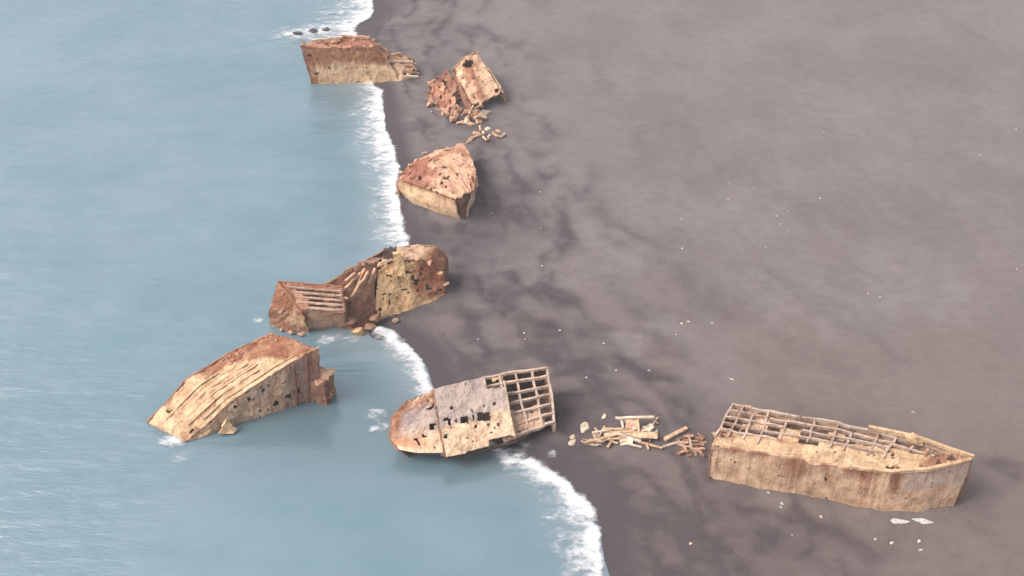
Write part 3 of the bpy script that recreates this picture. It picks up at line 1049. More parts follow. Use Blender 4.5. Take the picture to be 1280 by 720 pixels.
def wreck_windows():
    t = thing('shipwreck', U(590, 545, 0), 'tilted wreck with round red bow, window openings and dark square grid of beams', 'shipwreck')
    r0 = pts([(499, 562, 2.6), (520, 566, 2.7), (540, 566, 2.8), (558, 565, 2.9)])
    r1 = pts([(487, 546, 3.8), (506, 544, 4.2), (527, 540, 4.4), (552, 536, 4.6)])
    r2 = pts([(491, 520, 5.2), (508, 517, 5.5), (526, 512, 5.8), (548, 510, 6.1)])
    r3 = pts([(508, 502, 6.2), (520, 497, 6.5), (532, 492, 6.8), (545, 487, 7.2)])

    def st_bow(u, v, px, py, n):
        r = .95 * sst(.40, .7, v) * sst(.2, .42, n) + .85 * sst(.6, .05, u) * sst(.1, .3, v)
        g = 1.0 * gauss(v, .55, .28) * sst(.05, .35, u)
        o = 1.25 * gauss(v + (n - .5) * .15, .20, .10) * sst(.85, .45, u)
        return r, g, o
    plate('bow_deck', t, [r0, r1, r2, r3], M_SLATE, .3, .3, stain=st_bow, pits=.012, bump=.16, holes=[(537, 530, 544, 537), (528, 543, 533, 546)])
    # raised middle deck
    q0 = pts([(558, 571, 3.5), (587, 565, 3.6), (616, 558, 3.8), (645, 551, 4.0)])
    q1 = pts([(550, 529, 6.2), (579, 523, 6.3), (608, 517, 6.4), (637, 510, 6.5)])
    q2 = pts([(542, 486, 8.5), (571, 479, 8.6), (600, 472, 8.7), (629, 466, 8.8)])

    def m_mid(u, v, px, py, n):
        return ~((u > .73) & (v > .80 + (n - .5) * .06)) & ~((u > .61 + (n - .5) * .02) & (v < .10 + (n - .5) * .02)) & ~((u > .3) & (v < .02 * n))

    def st_mid(u, v, px, py, n):
        e = v + (n - .5) * .25
        g = 1.5 * sst(.42, .52, e) * sst(1.0, .85, u * .95)
        r = .12 + .35 * sst(.44, .40, e) * sst(.40, .3, e) * 0 + .25 * sst(.93, 1, v) + .3 * sst(.55, .7, n)
        return r, g, .15 * sst(.4, .2, v) * sst(.5, .7, n)
    hol = [(576, 520.5, 586, 529), (596.5, 515.5, 613.5, 526), (560.5, 523, 564, 531.5), (588.5, 510, 591.5, 515.5), (590, 518, 593, 526), (568.5, 523, 571.5, 528),
           (604, 506, 607, 510), (616, 503, 619.5, 507), (592.5, 531, 596, 536), (609, 529.5, 612, 533.5), (621.5, 528, 625, 533), (581, 477, 584, 482), (556, 543, 559, 547)]
    plate('raised_deck', t, [q0, q1, q2], M_SLATE, .24, .35, stain=st_mid, mask=m_mid, holes=hol, pits=.008, bump=.08)
    dn = np.array([0, -.2, -1.3])
    L = np.array([q0[0] * .94 + q1[0] * .06, q1[0], q2[0]])
    plate('step_face', t, [L + [-.02, 0, -.8], L + [-.02, 0, -.05]], M_BROWN, .4, .2, stain=lambda u, v, px, py, n: (.7 + 0 * u, 0, 0))
    R_ = np.array([q0[-1] * .86 + q1[-1] * .14, q1[-1], q2[-1] * .8 + q1[-1] * .2])
    plate('step_face', t, [R_ + [.02, 0, -.7], R_ + [.02, 0, -.05]], M_TAN, .4, .2)
    # lattice end
    l0 = pts([(630, 553, 3.0), (651, 545, 3.1), (672, 537, 3.2), (693, 529, 3.3)])
    l1 = pts([(612, 509, 5.4), (637, 504, 5.4), (664, 499, 5.5), (691, 493, 5.5)])
    l2 = pts([(603, 473, 7.6), (630, 468, 7.7), (657, 464, 7.7), (684, 460, 7.8)])
    rows = [l0, l1, l2]
    us = [(.02, (.0, 1)), (.27, (0, 1)), (.51, (0, 1)), (.76, (0, 1)), (.985, (0, 1))]
    vs = [(v, (0 if v > .4 else .1, 1)) for v in (1.0, .84, .66, .50, .34, .18, .02)]
    lattice(t, rows, us, vs, .36, .5, M_BEAM, jog=.12, rust=lambda u, v: random.uniform(.0, .4))

    def m_low(u, v, px, py, n):
        return ((v < .36 + (n - .5) * .1) & (u < .80 + (n - .5) * .08) & (v > .04 + .05 * n)) | ((v < .52) & (u < .30)) | ((v > .86 + .1 * n) & (u < .3) & (n > .5))
    plate('lower_deck', t, [r + [0, 0, -.12] for r in rows], M_TAN, .28, .22, mask=m_low, stain=lambda u, v, px, py, n: (.15 + .3 * sst(.5, .7, n), .3 * sst(.55, .7, n), 0),
          holes=[(659, 512, 668, 516)])
    # hull below: near side leaning in under the overhang, far side, bow and end
    near = np.vstack([r0[:3], q0 - [0, 0, .6], l0[2:]])
    nb = down(near, None, (.6, 3.4))
    plate('hull_side', t, [nb, near + [0, .7, -.45]], M_DARK, .5, .3, stain=lambda u, v, px, py, n: (.5 + 0 * u, .2, 0), rag=(0, 0, 0, .4))  # shade inside the hull is put into this wall's colour
    farr = np.vstack([r3, l2])
    fb = down(farr, None, (0, .8))
    plate('hull_side', t, [fb, farr - [0, 0, .3]], M_DARK, .6, .3, stain=lambda u, v, px, py, n: (.4 + 0 * u, .2, 0))  # dark colour stands in for shade seen through the grid
    bow = np.array([r0[0], r1[0], r2[0], r3[0]])
    bb = down(bow, -.8, (2.2, 1.2))
    plate('bow', t, [bb, bow - [0, 0, .1]], M_BROWN, .4, .3, stain=lambda u, v, px, py, n: (.7 + 0 * u, 0, 0))
    e = np.array([l0[-1], l1[-1], l2[-1]])
    eb = down(e, None, (-.2, .3))
    plate('shaded_hold_bottom', t, [nb + [0, 0, .7], fb[[0, 1, 2, 3, 4, 4, 5, 6, 7]] + [0, 0, 1.2]] if len(fb) == 8 and len(nb) == 9 else [nb[:2], fb[:2]], M_DARK, .7, .2)  # dark sheet, hold shade painted in, seen between the beams
    plate('bulkhead', t, [eb, e - [0, 0, .4]], M_BROWN, .45, .3, rag=(0, 0, 0, 2.6), stain=lambda u, v, px, py, n: (.5 + 0 * u, .2, 0))
    for k in range(3):
        p = e[0] * (1 - k / 2.2) + e[2] * (k / 2.2)
        beam('post', t, [p[0], p[1], H(p[0], p[1]) - .4], p, .5, .5, M_BEAM, .05, .3)
    p = U(690, 548, 1.8)


# ------------------------------------------------------------------ sloping wreck in the water (left)
def wreck_sloping():
    t = thing('shipwreck', U(330, 510, 0), 'sloping cream wreck with long deck grooves, its low end dipping into the sea', 'shipwreck')
    zn = [0.2, 1.7, 5.0, 7.0, 8.7, 10.2, 11.8]
    zf = [0.6, 2.6, 5.2, 6.6, 8.2, 10.0, 11.6]
    near = pts([(p[0], p[1], z) for p, z in zip([(231, 552), (252, 535), (287, 503), (318, 482), (345, 464), (371, 449), (399, 434)], zn)])
    far = pts([(p[0], p[1], z) for p, z in zip([(184, 528), (210, 501), (234, 474), (260, 458), (287, 441), (316, 427), (341, 416)], zf)])
    mid = near * .5 + far * .5 + [0, 0, .25]

    def st(u, v, px, py, n):
        e = u + (n - .5) * .28
        r = .85 * sst(.58, .80, e + .22 * (v - .4)) + .9 * sst(.62, .8, v + (n - .5) * .3) * sst(.30, .45, u)
        for c in (.22, .40, .62):
            r = r + .75 * gauss(v, c + (u - .4) * .05, .022) * sst(.08, .2, u) * sst(.75, .6, u)
        o = .9 * gauss(v, .74, .12) * gauss(u, .26, .14) * sst(.4, .55, n) * 1.4
        return r + .5 * sst(.5, .68, n), .15 * sst(.65, .8, u), o
    deck = plate('deck', t, [near, mid, far], M_CREAM, .28, .4, stain=st, bump=.14, rag=(0, .9, 0, .35), pits=.004)
    P = loft([near, mid, far])
    for v, u0, u1, wd in [(.24, .12, .62, .5), (.36, .30, .66, .45), (.50, .25, .62, .6), (.70, .06, .48, .5), (.10, .2, .85, .4)]:
        pth = [P(np.array(u0 + (u1 - u0) * k / 8), np.array(v)) + np.array([0, 0, .12]) for k in range(9)]
        curved_beam('deck_ridge', t, pth, wd * .5, .2, M_CREAM, .04, .25).parent = deck
    for k in range(26):
        u, v = rng.uniform(.38, .98), rng.uniform(.72, 1.0)
        chunk('rubble', t, P(np.array(u), np.array(v)) + [0, 0, .1], rng.uniform(.2, .42), M_PINK if k % 3 else M_BROWN, .7, 500 + k, 2, .6)
    bot = pts([(230, 556, -.8), (262, 549, -.8), (300, 534, -.8), (325, 526, -.8), (350, 518, -.8), (378, 508, -.8), (400, 502, -.8)])

    def st_side(u, v, px, py, n):
        r = .30 + .7 * sst(.72, .80, u + (n - .5) * .1) * sst(.35, .5, n) + .5 * sst(.85, 1, v) * n + .35 * sst(.5, .7, n)
        return r, .55 * sst(.4, .6, n) + .1, .25 * gauss(px, 352, 9) * gauss(py, 488, 8)
    hol = [(291, 507, 297, 511), (309, 497, 314, 502), (259, 525, 265, 530), (327, 485, 331, 490), (342, 501, 349, 507), (369, 484, 375, 491), (357, 493, 364, 498),
           (345, 471, 348, 475), (384, 470, 387, 476), (335, 511, 338, 513)]
    plate('hull_side', t, [bot, bot * .5 + near * .5 + [0, -.1, 0], near - [0, 0, .1]], M_TAN, .28, .3, stain=st_side, holes=hol, pits=.012, bump=.14)
    for fr in (.80, .90):
        a = bot[0] * 0 + loft([bot, near])(np.array(fr), np.array(.05))
        b = loft([bot, near])(np.array(fr), np.array(.97))
        beam('rib', t, a + [.05, -.12, 0], b + [.05, -.12, 0], .35, .35, M_BROWN, .04, .8)
    fb = down(far, -.8, (.3, .6))
    plate('hull_side', t, [fb, far - [0, 0, .1]], M_BROWN, .6, .3, stain=lambda u, v, px, py, n: (.6 + 0 * u, 0, 0))
    tip = np.array([near[0], near[0] * .5 + far[0] * .5 + [.1, .1, .2], far[0]])
    tb = down(tip, -.9, (.5, .3))
    plate('bow', t, [tb, tip - [-.3, -.2, .1]], M_TAN, .35, .3, stain=lambda u, v, px, py, n: (.3 + 0 * u, .5, 0))
    e = np.array([near[-1], near[-1] * .5 + far[-1] * .5, far[-1]])
    eb = np.array([bot[-1], bot[-1] * .5 + fb[-1] * .5, fb[-1]])
    plate('bulkhead', t, [eb, e - [0, 0, .3]], M_BROWN, .4, .3, stain=lambda u, v, px, py, n: (.7 + 0 * u, 0, 0), rag=(0, 0, 0, 1.2), pits=.03)
    # lower broken block at the high end
    a0 = pts([(384, 475, 5.0), (405, 482, 4.6), (416, 463, 5.2), (398, 457, 5.4)])
    top = [np.array([a0[0], a0[1]]), np.array([a0[3], a0[2]])]
    plate('side_block', t, top, M_PINK, .3, .4, bump=.15, rag=(.3, .4, .2, .4), stain=lambda u, v, px, py, n: (.35 + .3 * sst(.5, .7, n), .1, 0))
    loop = np.array([a0[0], a0[1], a0[2], a0[3]])
    plate('side_block', t, [down(loop, -.8), loop - [0, 0, .15]], M_BROWN, .35, .3, bump=.15, stain=lambda u, v, px, py, n: (.45 + .4 * sst(.45, .65, n), .2, 0), pits=.03)
    for k, (px, py, z) in enumerate([(412, 466, 5.4), (405, 470, 5.3), (398, 478, 5.1), (410, 495, 1.0), (402, 499, .6)]):
        chunk('rubble', t, U(px, py, z), .7, M_PINK, .6, 560 + k, 2, .3, 1.3)


# ------------------------------------------------------------------ two broken pieces in the middle
def wreck_slatted():
    t = thing('shipwreck', U(385, 412, 0), 'squat broken hull piece with slatted top, standing in water behind the sloping wreck', 'shipwreck')
    pk, pk2 = U(347, 352, 9.0), U(428, 359, 8.2)
    fr, fr2 = U(377, 387, 5.6), U(433, 390, 5.2)
    rows = [np.array([fr, fr * .5 + fr2 * .5, fr2]), np.array([pk, pk * .5 + pk2 * .5, pk2])]

    def m_roof(u, v, px, py, n):
        vv = (v * 5.3 + .25) % 1
        slot = (vv < .42 + (n - .5) * .3) & (u > .16 + .2 * n) & (u < .95) & (v < .84)
        return ~slot
    plate('slatted_deck', t, rows, M_PINK, .24, .25, mask=m_roof, rag=(0, .8, 0, .3), bump=.1, stain=lambda u, v, px, py, n: (.55 + .5 * sst(.6, .9, v), .4 * sst(.7, .95, u), 0))
    for v in (.04, .25, .44, .63, .82):
        P = loft(rows)
        curved_beam('deck_beam', t, [P(np.array(.1 + .86 * k / 5), np.array(v)) + np.array([0, -.05, .1]) for k in range(6)], .22, .26, M_BEAM, .05, .25)
    # front wall, end wall, back
    fbm_ = pts([(387, 414, -.6), (410, 412, -.6), (432, 411, -.6)])
    plate('hull_side', t, [fbm_, rows[0] - [0, 0, .1]], M_PINK, .3, .3, stain=lambda u, v, px, py, n: (.55 * sst(.6, .9, v) + .3 * sst(.5, .7, n), .5 * gauss(v, .4, .2), 0), rag=(0, .5, 0, .2), bump=.12)
    eb = pts([(337, 411, -.6), (361, 419, -.6), (386, 420, -.6)])
    em = np.array([U(335, 392, 3.5), U(359, 392, 4), U(383, 404, 2.6)])
    et = np.array([pk, pk * .45 + fr * .55 + [0, 0, .5], fr])
    plate('end_plate', t, [eb, em, et], M_TAN, .3, .35, bump=.25, stain=lambda u, v, px, py, n: (.55 + .5 * sst(.45, .65, n) + .3 * sst(.6, 1, v), .2 * sst(.25, 0, u) + .5 * sst(.3, 0, v) * sst(.3, .1, u), .3 * gauss(v, .55, .2) * n), pits=.006)
    bk = np.array([pk, pk2])
    bb = np.array([eb[0], [pk2[0], pk2[1] + .4, -.6]])
    plate('hull_side', t, [bb, bk], M_BROWN, .5, .3, stain=lambda u, v, px, py, n: (.6 + 0 * u, 0, 0))
    rr = np.array([fr2, pk2])
    rb = np.array([fbm_[2], bb[1]])
    plate('bulkhead', t, [rb, rr - [0, 0, .2]], M_BROWN, .5, .3, stain=lambda u, v, px, py, n: (.6 + 0 * u, 0, 0))
    for k, (px, py, z) in enumerate([(364, 416, .4), (376, 418, .5), (352, 412, .5), (384, 408, 1.2), (425, 360, 7.6), (432, 372, 6.8)]):
        chunk('rubble', t, U(px, py, z), .42, M_TAN, .7, 600 + k, 2, .35, 1.2)


M_YELLOW = wreck_mat('yellowish_concrete', (0.74, 0.50, 0.27), (0.36, 0.12, 0.065), (0.52, 0.37, 0.26), amount=.4)


def wreck_tall():
    t = thing('shipwreck', U(490, 395, .5), 'tall broken wreck half ashore, tan pitted face with a red landward end', 'shipwreck')
    b = pts([(471, 405, None), (492, 397, None), (514, 390, None), (543, 379, None), (557, 371, None)])
    m1 = pts([(468, 372, 4.0), (490, 366, 4.5), (514, 362, 4.2), (540, 358, 3.6), (557, 356, 3.4)])
    m2 = pts([(471, 345, 8.0), (490, 340, 8.2), (514, 338, 7.6), (538, 338, 6.6), (556, 346, 5.0)])
    tp = pts([(472, 327, 10.6), (490, 324, 10.6), (512, 322, 9.8), (537, 324, 8.8), (552, 340, 6.2)])

    def st(u, v, px, py, n):
        r = .9 * sst(508, 530, px + (n - .5) * 30) * sst(382, 358, py) + .2 + .3 * sst(.55, .75, n)
        return r, .18 * sst(.5, .7, n), .75 * sst(520, 535, px) * gauss(py, 357, 9) + .2 * sst(.55, .7, n)
    hol = [(498, 333, 500, 350), (499, 352, 500.5, 362), (483, 344, 491, 346), (502, 361, 511, 363), (478, 367, 489, 369), (507, 340, 515, 342), (526, 334, 528, 346), (486, 376, 487.5, 388), (517, 350, 524, 357), (474, 385, 478, 389), (543, 366, 546, 369), (495, 370, 497, 374), (498, 385, 501, 388), (487, 350, 490, 352)]
    plate('pitted_face', t, [b, m1, m2, tp], M_YELLOW, .28, .35, stain=st, holes=hol, pits=.022, bump=.12, step=.42, rag=(.6, .6, 0, 1.6), ragw=1.3)
    # seaward rough face
    lb = pts([(404, 400, -.6), (430, 416, -.6), (447, 416, -.4), (471, 405, None)])
    lm = pts([(402, 378, 4.0), (430, 380, 4.6), (450, 376, 4.8), (468, 372, 4.0)])
    lt = pts([(402, 357, 7.4), (428, 340, 9.6), (452, 329, 10.8), (472, 326, 10.7)])
    plate('broken_face', t, [lb, lm, lt], M_BROWN, .3, .35, stain=lambda u, v, px, py, n: (.75 - .6 * gauss(v, .72, .2) * sst(.3, .5, u) + .3 * sst(.5, .7, n), 0, .45 * gauss(v, .7, .22) * sst(.3, .5, u)), bump=.5, rag=(.4, 0, .5, .6), pits=.012)
    # ribs showing on the seaward face
    for (a, c) in [((430, 362, 6.9), (452, 340, 9.4)), ((440, 370, 5.6), (462, 338, 9.8)), ((433, 350, 8.4), (446, 340, 9.6)), ((462, 352, 7.6), (470, 334, 9.9)), ((448, 356, 7.2), (458, 334, 10.2))]:
        beam('rib', t, U(*a) + [-.1, -.4, .1], U(*c) + [-.1, -.4, .1], .45, .4, M_PINK, .12, .2)
    # top, back and landward end
    off = np.array([.8, 5.5, 0])
    bt = tp + off
    bt[:, 2] *= .86
    plate('top_deck', t, [tp - [0, 0, .15], bt], M_TAN, .4, .3, rag=(.8, .4, 0, 1.5), bump=.25, stain=lambda u, v, px, py, n: (.3 + .8 * sst(.6, .8, u), .5 * sst(.5, .2, u), 0), pits=.02)
    plate('hull_side', t, [down(bt, None), bt - [0, 0, .2]], M_BROWN, .6, .3)
    e = np.array([tp[-1], bt[-1]])
    plate('end_plate', t, [np.array([b[-1], down(bt, None)[-1]]), e - [0, 0, .1]], M_BROWN, .4, .3, stain=lambda u, v, px, py, n: (.8 + 0 * u, 0, 0), rag=(0, 0, 0, 1))
    e2 = np.array([lt[0], bt[0]])
    plate('hull_side', t, [np.array([lb[0], [bt[0][0], bt[0][1], -.6]]), e2 - [0, 0, .2]], M_BROWN, .6, .3, stain=lambda u, v, px, py, n: (.6 + 0 * u, 0, 0))
    l2 = np.array([lt, np.array([bt[0]] * 4) * .6 + lt * .4])
    plate('top_deck', t, [lt - [0, 0, .1], l2[1] - [0, 0, .6]], M_BROWN, .5, .3, stain=lambda u, v, px, py, n: (.5 + 0 * u, .4, 0), rag=(.3, .3, 0, .6))
    # upright remnants on top
    p = U(494, 330, 10.4)
    q = np.array([p + [-.2, -.35, -2.6], p + [1.9, -.1, -2.6]])
    plate('upright_stub', t, [q, q + [-.1, .5, 5.2]], M_YELLOW, .3, .6, rag=(.2, .4, 0, .7))
    p = U(476, 328, 10.4)
    q = np.array([p + [.2, .8, -.8], p + [2.4, 1.0, -.8]])
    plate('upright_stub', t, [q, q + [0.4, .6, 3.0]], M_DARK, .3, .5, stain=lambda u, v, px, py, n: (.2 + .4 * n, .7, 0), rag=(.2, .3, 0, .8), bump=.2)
    for k, (px, py, z, mm, r) in enumerate([(450, 414, .6, M_YELLOW, 1.0), (462, 409, 1.0, M_BROWN, .8), (443, 413, .5, M_BROWN, .6), (494, 400, 1.2, M_CREAM, .5), (522, 324, 9.6, M_PINK, .5), (538, 328, 8.7, M_PINK, .5),
                                            (551, 341, 6.6, M_PINK, .5), (558, 355, 4.4, M_PINK, .5), (528, 323, 9.4, M_BROWN, .5), (455, 330, 10.6, M_BROWN, .8), (438, 337, 9.8, M_BROWN, .7), (470, 398, 1.6, M_BROWN, 1.0), (440, 402, 1.8, M_BROWN, 1.0)]):
        chunk('rubble', t, U(px, py, z), r, mm, .7, 640 + k, 2, .4, 1.3, k)


# ------------------------------------------------------------------ bow lying on the sand (upper middle)
def wreck_bow():
    t = thing('shipwreck', G(555, 250), 'pinkish blunt bow wreck with flat deck pointing down the beach', 'shipwreck')
    le = pts([(570, 251, 6.6), (541, 239, 6.0), (513, 230, 5.2), (497, 224, 4.8)])
    mi = pts([(584, 244, 6.6), (562, 221, 6.2), (540, 207, 5.9), (516, 203, 5.2)])
    ri = pts([(592, 240, 6.6), (596, 215, 6.3), (590, 198, 6.2), (579, 180, 6.2)])
    m2 = pts([(587, 243, 6.6), (580, 216, 6.3), (564, 195, 6.1), (545, 189, 6.0)])

    def st(u, v, px, py, n):
        return .25 + 1.0 * sst(.45, .75, u) * sst(.5, .25, v) * sst(.35, .55, n) + .5 * sst(.5, .68, n), .12, .2 * sst(.5, .7, n)
    plate('deck', t, [le, mi, m2, ri], M_PINK, .3, .35, stain=st, bump=.2, pits=.05, rag=(.3, 1.6, 0, .4), holes=[(523, 222, 527, 226), (551, 228, 555, 232), (577, 194, 580, 197)])
    lb = pts([(577, 275, None), (548, 268, None), (519, 256, None), (499, 241, None)])
    plate('hull_side', t, [lb, lb * .5 + le * .5 + [-.15, -.35, 0], le - [0, 0, .1]], M_CREAM, .3, .35, step=.12, stain=lambda u, v, px, py, n: (.15 + .55 * sst(.84, 1, v) + .5 * sst(.55, .75, n) * sst(.7, 1, u), .15, .4 * sst(.6, .9, u) * n), bump=.08)
    rb = pts([(583, 274, None), (592, 256, None), (600, 235, None), (592, 205, None)])
    plate('hull_side', t, [rb, ri - [0, 0, .1]], M_CREAM, .35, .35, stain=lambda u, v, px, py, n: (.1 + 0 * u, .5, 0), bump=.08)
    sbot = np.array([lb[0], rb[0]])
    stop = np.array([le[0] + [.2, .1, -.5], ri[0] + [-.2, .1, -.5]])
    inn = (sbot + stop) / 2 + [0, 1.0, 0]
    plate('stem', t, [sbot, inn, stop + [0, .6, 0]], M_BROWN, .3, .3, stain=lambda u, v, px, py, n: (.8 + 0 * u, 0, 0))
    e = np.array([le[-1], mi[-1], m2[-1], ri[-1]])
    plate('bulkhead', t, [down(e, None, (.3, -.3)), e - [0, 0, .2]], M_BROWN, .4, .3, rag=(0, 0, 0, 1.4), stain=lambda u, v, px, py, n: (.6 + 0 * u, 0, 0))
    P = loft([le, mi, m2, ri])
    for k in range(22):
        u, v = rng.uniform(.3, 1), rng.uniform(.05, .9)
        chunk('rubble', t, P(np.array(u), np.array(v)) + [0, 0, .12], rng.uniform(.2, .5), M_PINK, .6, 700 + k, 1, rng.uniform(0, .8))
    for k, (px, py) in enumerate([(531, 190), (545, 187), (560, 184), (502, 214), (520, 199), (512, 205)]):
        chunk('rubble', t, U(px, py + 2, 5.6), .45, M_PINK, .8, 740 + k, 2, .4, 1.3, k)
    a = P(np.array(.98), np.array(1.0))
    tube('bent_bar', t, [a, a + [1.0, .6, .4], U(587, 178, 4.6), U(592, 172, 3.6), U(601, 169, 3.0)], .16, M_TAN)


# ------------------------------------------------------------------ collapsed wreck (upper middle)
def wreck_collapsed():
    t = thing('shipwreck', G(590, 125), 'collapsed rusty wreck on the upper sand, a leaning slab over tangled red rubble', 'shipwreck')
    le = pts([(567, 86, 6.6), (574, 102, 5.4), (582, 118, 4.6), (590, 131, 3.6)])
    mi = pts([(580, 72, 8.0), (590, 92, 6.8), (598, 110, 5.4), (604, 128, 4.0)])
    ri = pts([(596, 64, 8.8), (608, 82, 7.4), (619, 99, 6.0), (629, 116, 4.4)])
    plate('leaning_slab', t, [le, mi, ri], M_TAN, .3, .45, stain=lambda u, v, px, py, n: (.25 + .5 * sst(.5, .7, n) + .5 * gauss(v, .5, .12), .5 * sst(.45, .6, n) * sst(.6, .9, v), .3 * n), bump=.3, rag=(.3, .8, .5, .4), pits=.01,
          holes=[(578, 78, 590, 84), (581, 75, 592, 80), (618, 111, 624, 116)])
    lb = down(le, None, (-.3, -.4))
    plate('broken_side', t, [lb, le - [0, 0, .1]], M_BROWN, .35, .3, stain=lambda u, v, px, py, n: (.7 + 0 * u, 0, 0), rag=(.5, .5, 0, .5), bump=.3, pits=.03)
    rb = down(ri, None, (.5, .3))
    plate('broken_side', t, [rb, ri - [0, 0, .1]], M_TAN, .4, .3, stain=lambda u, v, px, py, n: (.4 + 0 * u, .3, 0), rag=(.3, .5, 0, .3), bump=.2)
    tb = np.array([le[0], mi[0], ri[0]])
    plate('broken_side', t, [down(tb, None, (-.2, .6)), tb - [0, 0, .1]], M_BROWN, .4, .3)
    # rusted mess seaward
    plates = [[(536, 116, 2.2), (556, 148, 1.4), (572, 124, 3.4), (549, 96, 4.0)], [(545, 96, 3.6), (566, 122, 3.2), (575, 108, 4.6), (560, 86, 5.0)],
              [(533, 112, 2.4), (541, 132, 1.6), (552, 128, 2.6), (543, 108, 3.2)], [(553, 140, 1.6), (572, 150, 1.2), (580, 136, 2.4), (566, 124, 2.8)]]
    for k, q in enumerate(plates):
        a = pts(q)
        plate('fallen_plate', t, [np.array([a[0], a[1]]), np.array([a[3], a[2]])], [M_PINK, M_BROWN, M_PINK, M_PINK][k], .32, .4,
              stain=lambda u, v, px, py, n: (.55 + .6 * sst(.45, .6, n), .1, 0), rag=(.9, .9, .9, .9), bump=.45, pits=.05, ragw=1.2)
        ab = np.array([a[0], a[1], a[2], a[3], a[0]])
        plate('broken_side', t, [down(ab, None), ab - [0, 0, .4]], M_BROWN, .5, .3, stain=lambda u, v, px, py, n: (.7 + 0 * u, 0, 0), bump=.3, rag=(0, 0, 0, .7))
    for k in range(34):
        px, py = rng.uniform(536, 606), 0
        py = 152 - 44 * rng.uniform(.0, 1) * (1 if px < 585 else .5)
        if px < 550:
            py = rng.uniform(102, 134)
        z = max(.9, 4.6 - (py - 95) * .07)
        p = G(px, py, .2)
        p[2] += rng.uniform(.2, 1.6)
        chunk('rubble', t, p, rng.uniform(.35, .95), [M_PINK, M_BROWN, M_TAN, M_PINK][k % 4], .7, 800 + k, 2, rng.uniform(.2, .8), rng.uniform(1, 2), rng.uniform(0, 3))
    for k in range(16):
        px, py = rng.uniform(540, 604), rng.uniform(108, 148)
        a = G(px, py, .6)
        an = rng.uniform(0, 6.28)
        b = a + np.array([math.cos(an) * 2.4, math.sin(an) * 2.4, rng.uniform(.3, 2.2)])
        beam('broken_beam', t, a, b, .3, .3, [M_TAN, M_PINK, M_BEAM][k % 3], .1, rng.uniform(.1, .6))


# ------------------------------------------------------------------ wreck in the surf (top)
def wreck_surf():
    t = thing('shipwreck', U(440, 105, 0), 'brown and yellow wreck at the top of the beach, raked bow standing in the surf', 'shipwreck')
    bot = pts([(392, 108, -.7), (416, 108, -.7), (442, 107, -.7), (470, 106, -.4), (503, 103, None)])
    top = pts([(377, 57, 9.4), (405, 59, 9.0), (437, 58, 9.0), (468, 57, 9.0), (484, 74, 5.6)])
    mid = bot * .5 + top * .5

    def st(u, v, px, py, n):
        e = v + (n - .5) * .28 + .0 * u
        return 1.0 * sst(.42, .72, e) * sst(1.02, .9, u) + 1.0 * sst(.12, .05, u) + .1, .1 + .25 * sst(.8, 1, u), .45 * sst(.5, .3, e) * sst(.45, .6, n)
    plate('hull_side', t, [bot, mid, top], M_CREAM, .34, .4, stain=st, step=.16, bump=.12, pits=.006, rag=(0, .6, 0, .6), holes=[(393, 90, 398, 94), (462, 52, 467, 57)])
    far = pts([(381, 52, 9.3), (405, 47, 9.3), (430, 44, 9.2), (458, 45, 9.0), (486, 62, 5.8)])
    plate('deck', t, [top + [0, .1, -.3], far], M_PINK, .34, .3, bump=.28, rag=(.2, 1, .2, .9), pits=.04, stain=lambda u, v, px, py, n: (.5 + .5 * sst(.45, .6, n), .3 * n, 0))
    fb = down(far, None, (.8, -.6))
    fb[:, 2] = np.minimum(fb[:, 2], -.4)
    plate('hull_side', t, [fb, far], M_BROWN, .6, .3, rag=(0, 1, 0, .8))
    s0, s1 = np.array([bot[0], fb[0]]), np.array([top[0], far[0]])
    plate('stem', t, [s0, s1], M_BROWN, .4, .35, stain=lambda u, v, px, py, n: (.9 + 0 * u, 0, 0))
    # landward wreckage
    a0 = pts([(480, 104, None), (502, 104, None), (514, 100, None)])
    a1 = pts([(482, 76, 4.6), (502, 80, 4.0), (520, 84, 3.2)])
    plate('hull_side', t, [a0, a1], M_TAN, .3, .4, rag=(0, .9, 0, .7), bump=.3, pits=.02, ragw=1.4, stain=lambda u, v, px, py, n: (.25 + .4 * sst(.5, .7, n), .2, 0))
    b1 = pts([(484, 66, 5.2), (504, 70, 4.2), (518, 74, 3.4)])
    plate('deck', t, [a1 - [0, 0, .2], b1], M_TAN, .3, .3, rag=(.2, .9, .1, .6), bump=.3, pits=.04, ragw=1.4, stain=lambda u, v, px, py, n: (.3 + .5 * sst(.5, .7, n), .2, 0))
    plate('hull_side', t, [down(b1, None), b1], M_BROWN, .5, .3)
    for k, (a, b) in enumerate([((482, 70, 4.8), (502, 67, 4.4)), ((486, 77, 4.6), (516, 78, 3.6)), ((500, 88, 2.6), (524, 92, 1.6)), ((505, 82, 3.4), (520, 80, 3.0)), ((505, 96, 1.8), (523, 96, 1.4)), ((508, 74, 3.6), (521, 88, 2.4)), ((428, 45, 9.8), (462, 47, 9.4)), ((390, 51, 9.7), (428, 47, 9.7))]):
        beam('broken_beam', t, U(*a) + [0, -.2, .2], U(*b) + [0, -.2, .2], .4, .4, [M_TAN, M_BONE, M_BROWN][k % 3], .12, .2)
    for k in range(14):
        u = rng.uniform(.15, .95)
        p = loft([top, far])(np.array(u), np.array(rng.uniform(.3, 1)))
        chunk('rubble', t, p + [0, 0, .15], rng.uniform(.3, .7), M_PINK if k % 2 else M_BROWN, .7, 900 + k, 2, .5, 1.4, k)
    tube('bitt', t, [U(378, 57, 9.2), U(378, 55, 9.9)], .4, M_BROWN, 8)


wreck_lattice_deck()
wreck_windows()
wreck_sloping()
wreck_slatted()
wreck_tall()
wreck_bow()
wreck_collapsed()
wreck_surf()


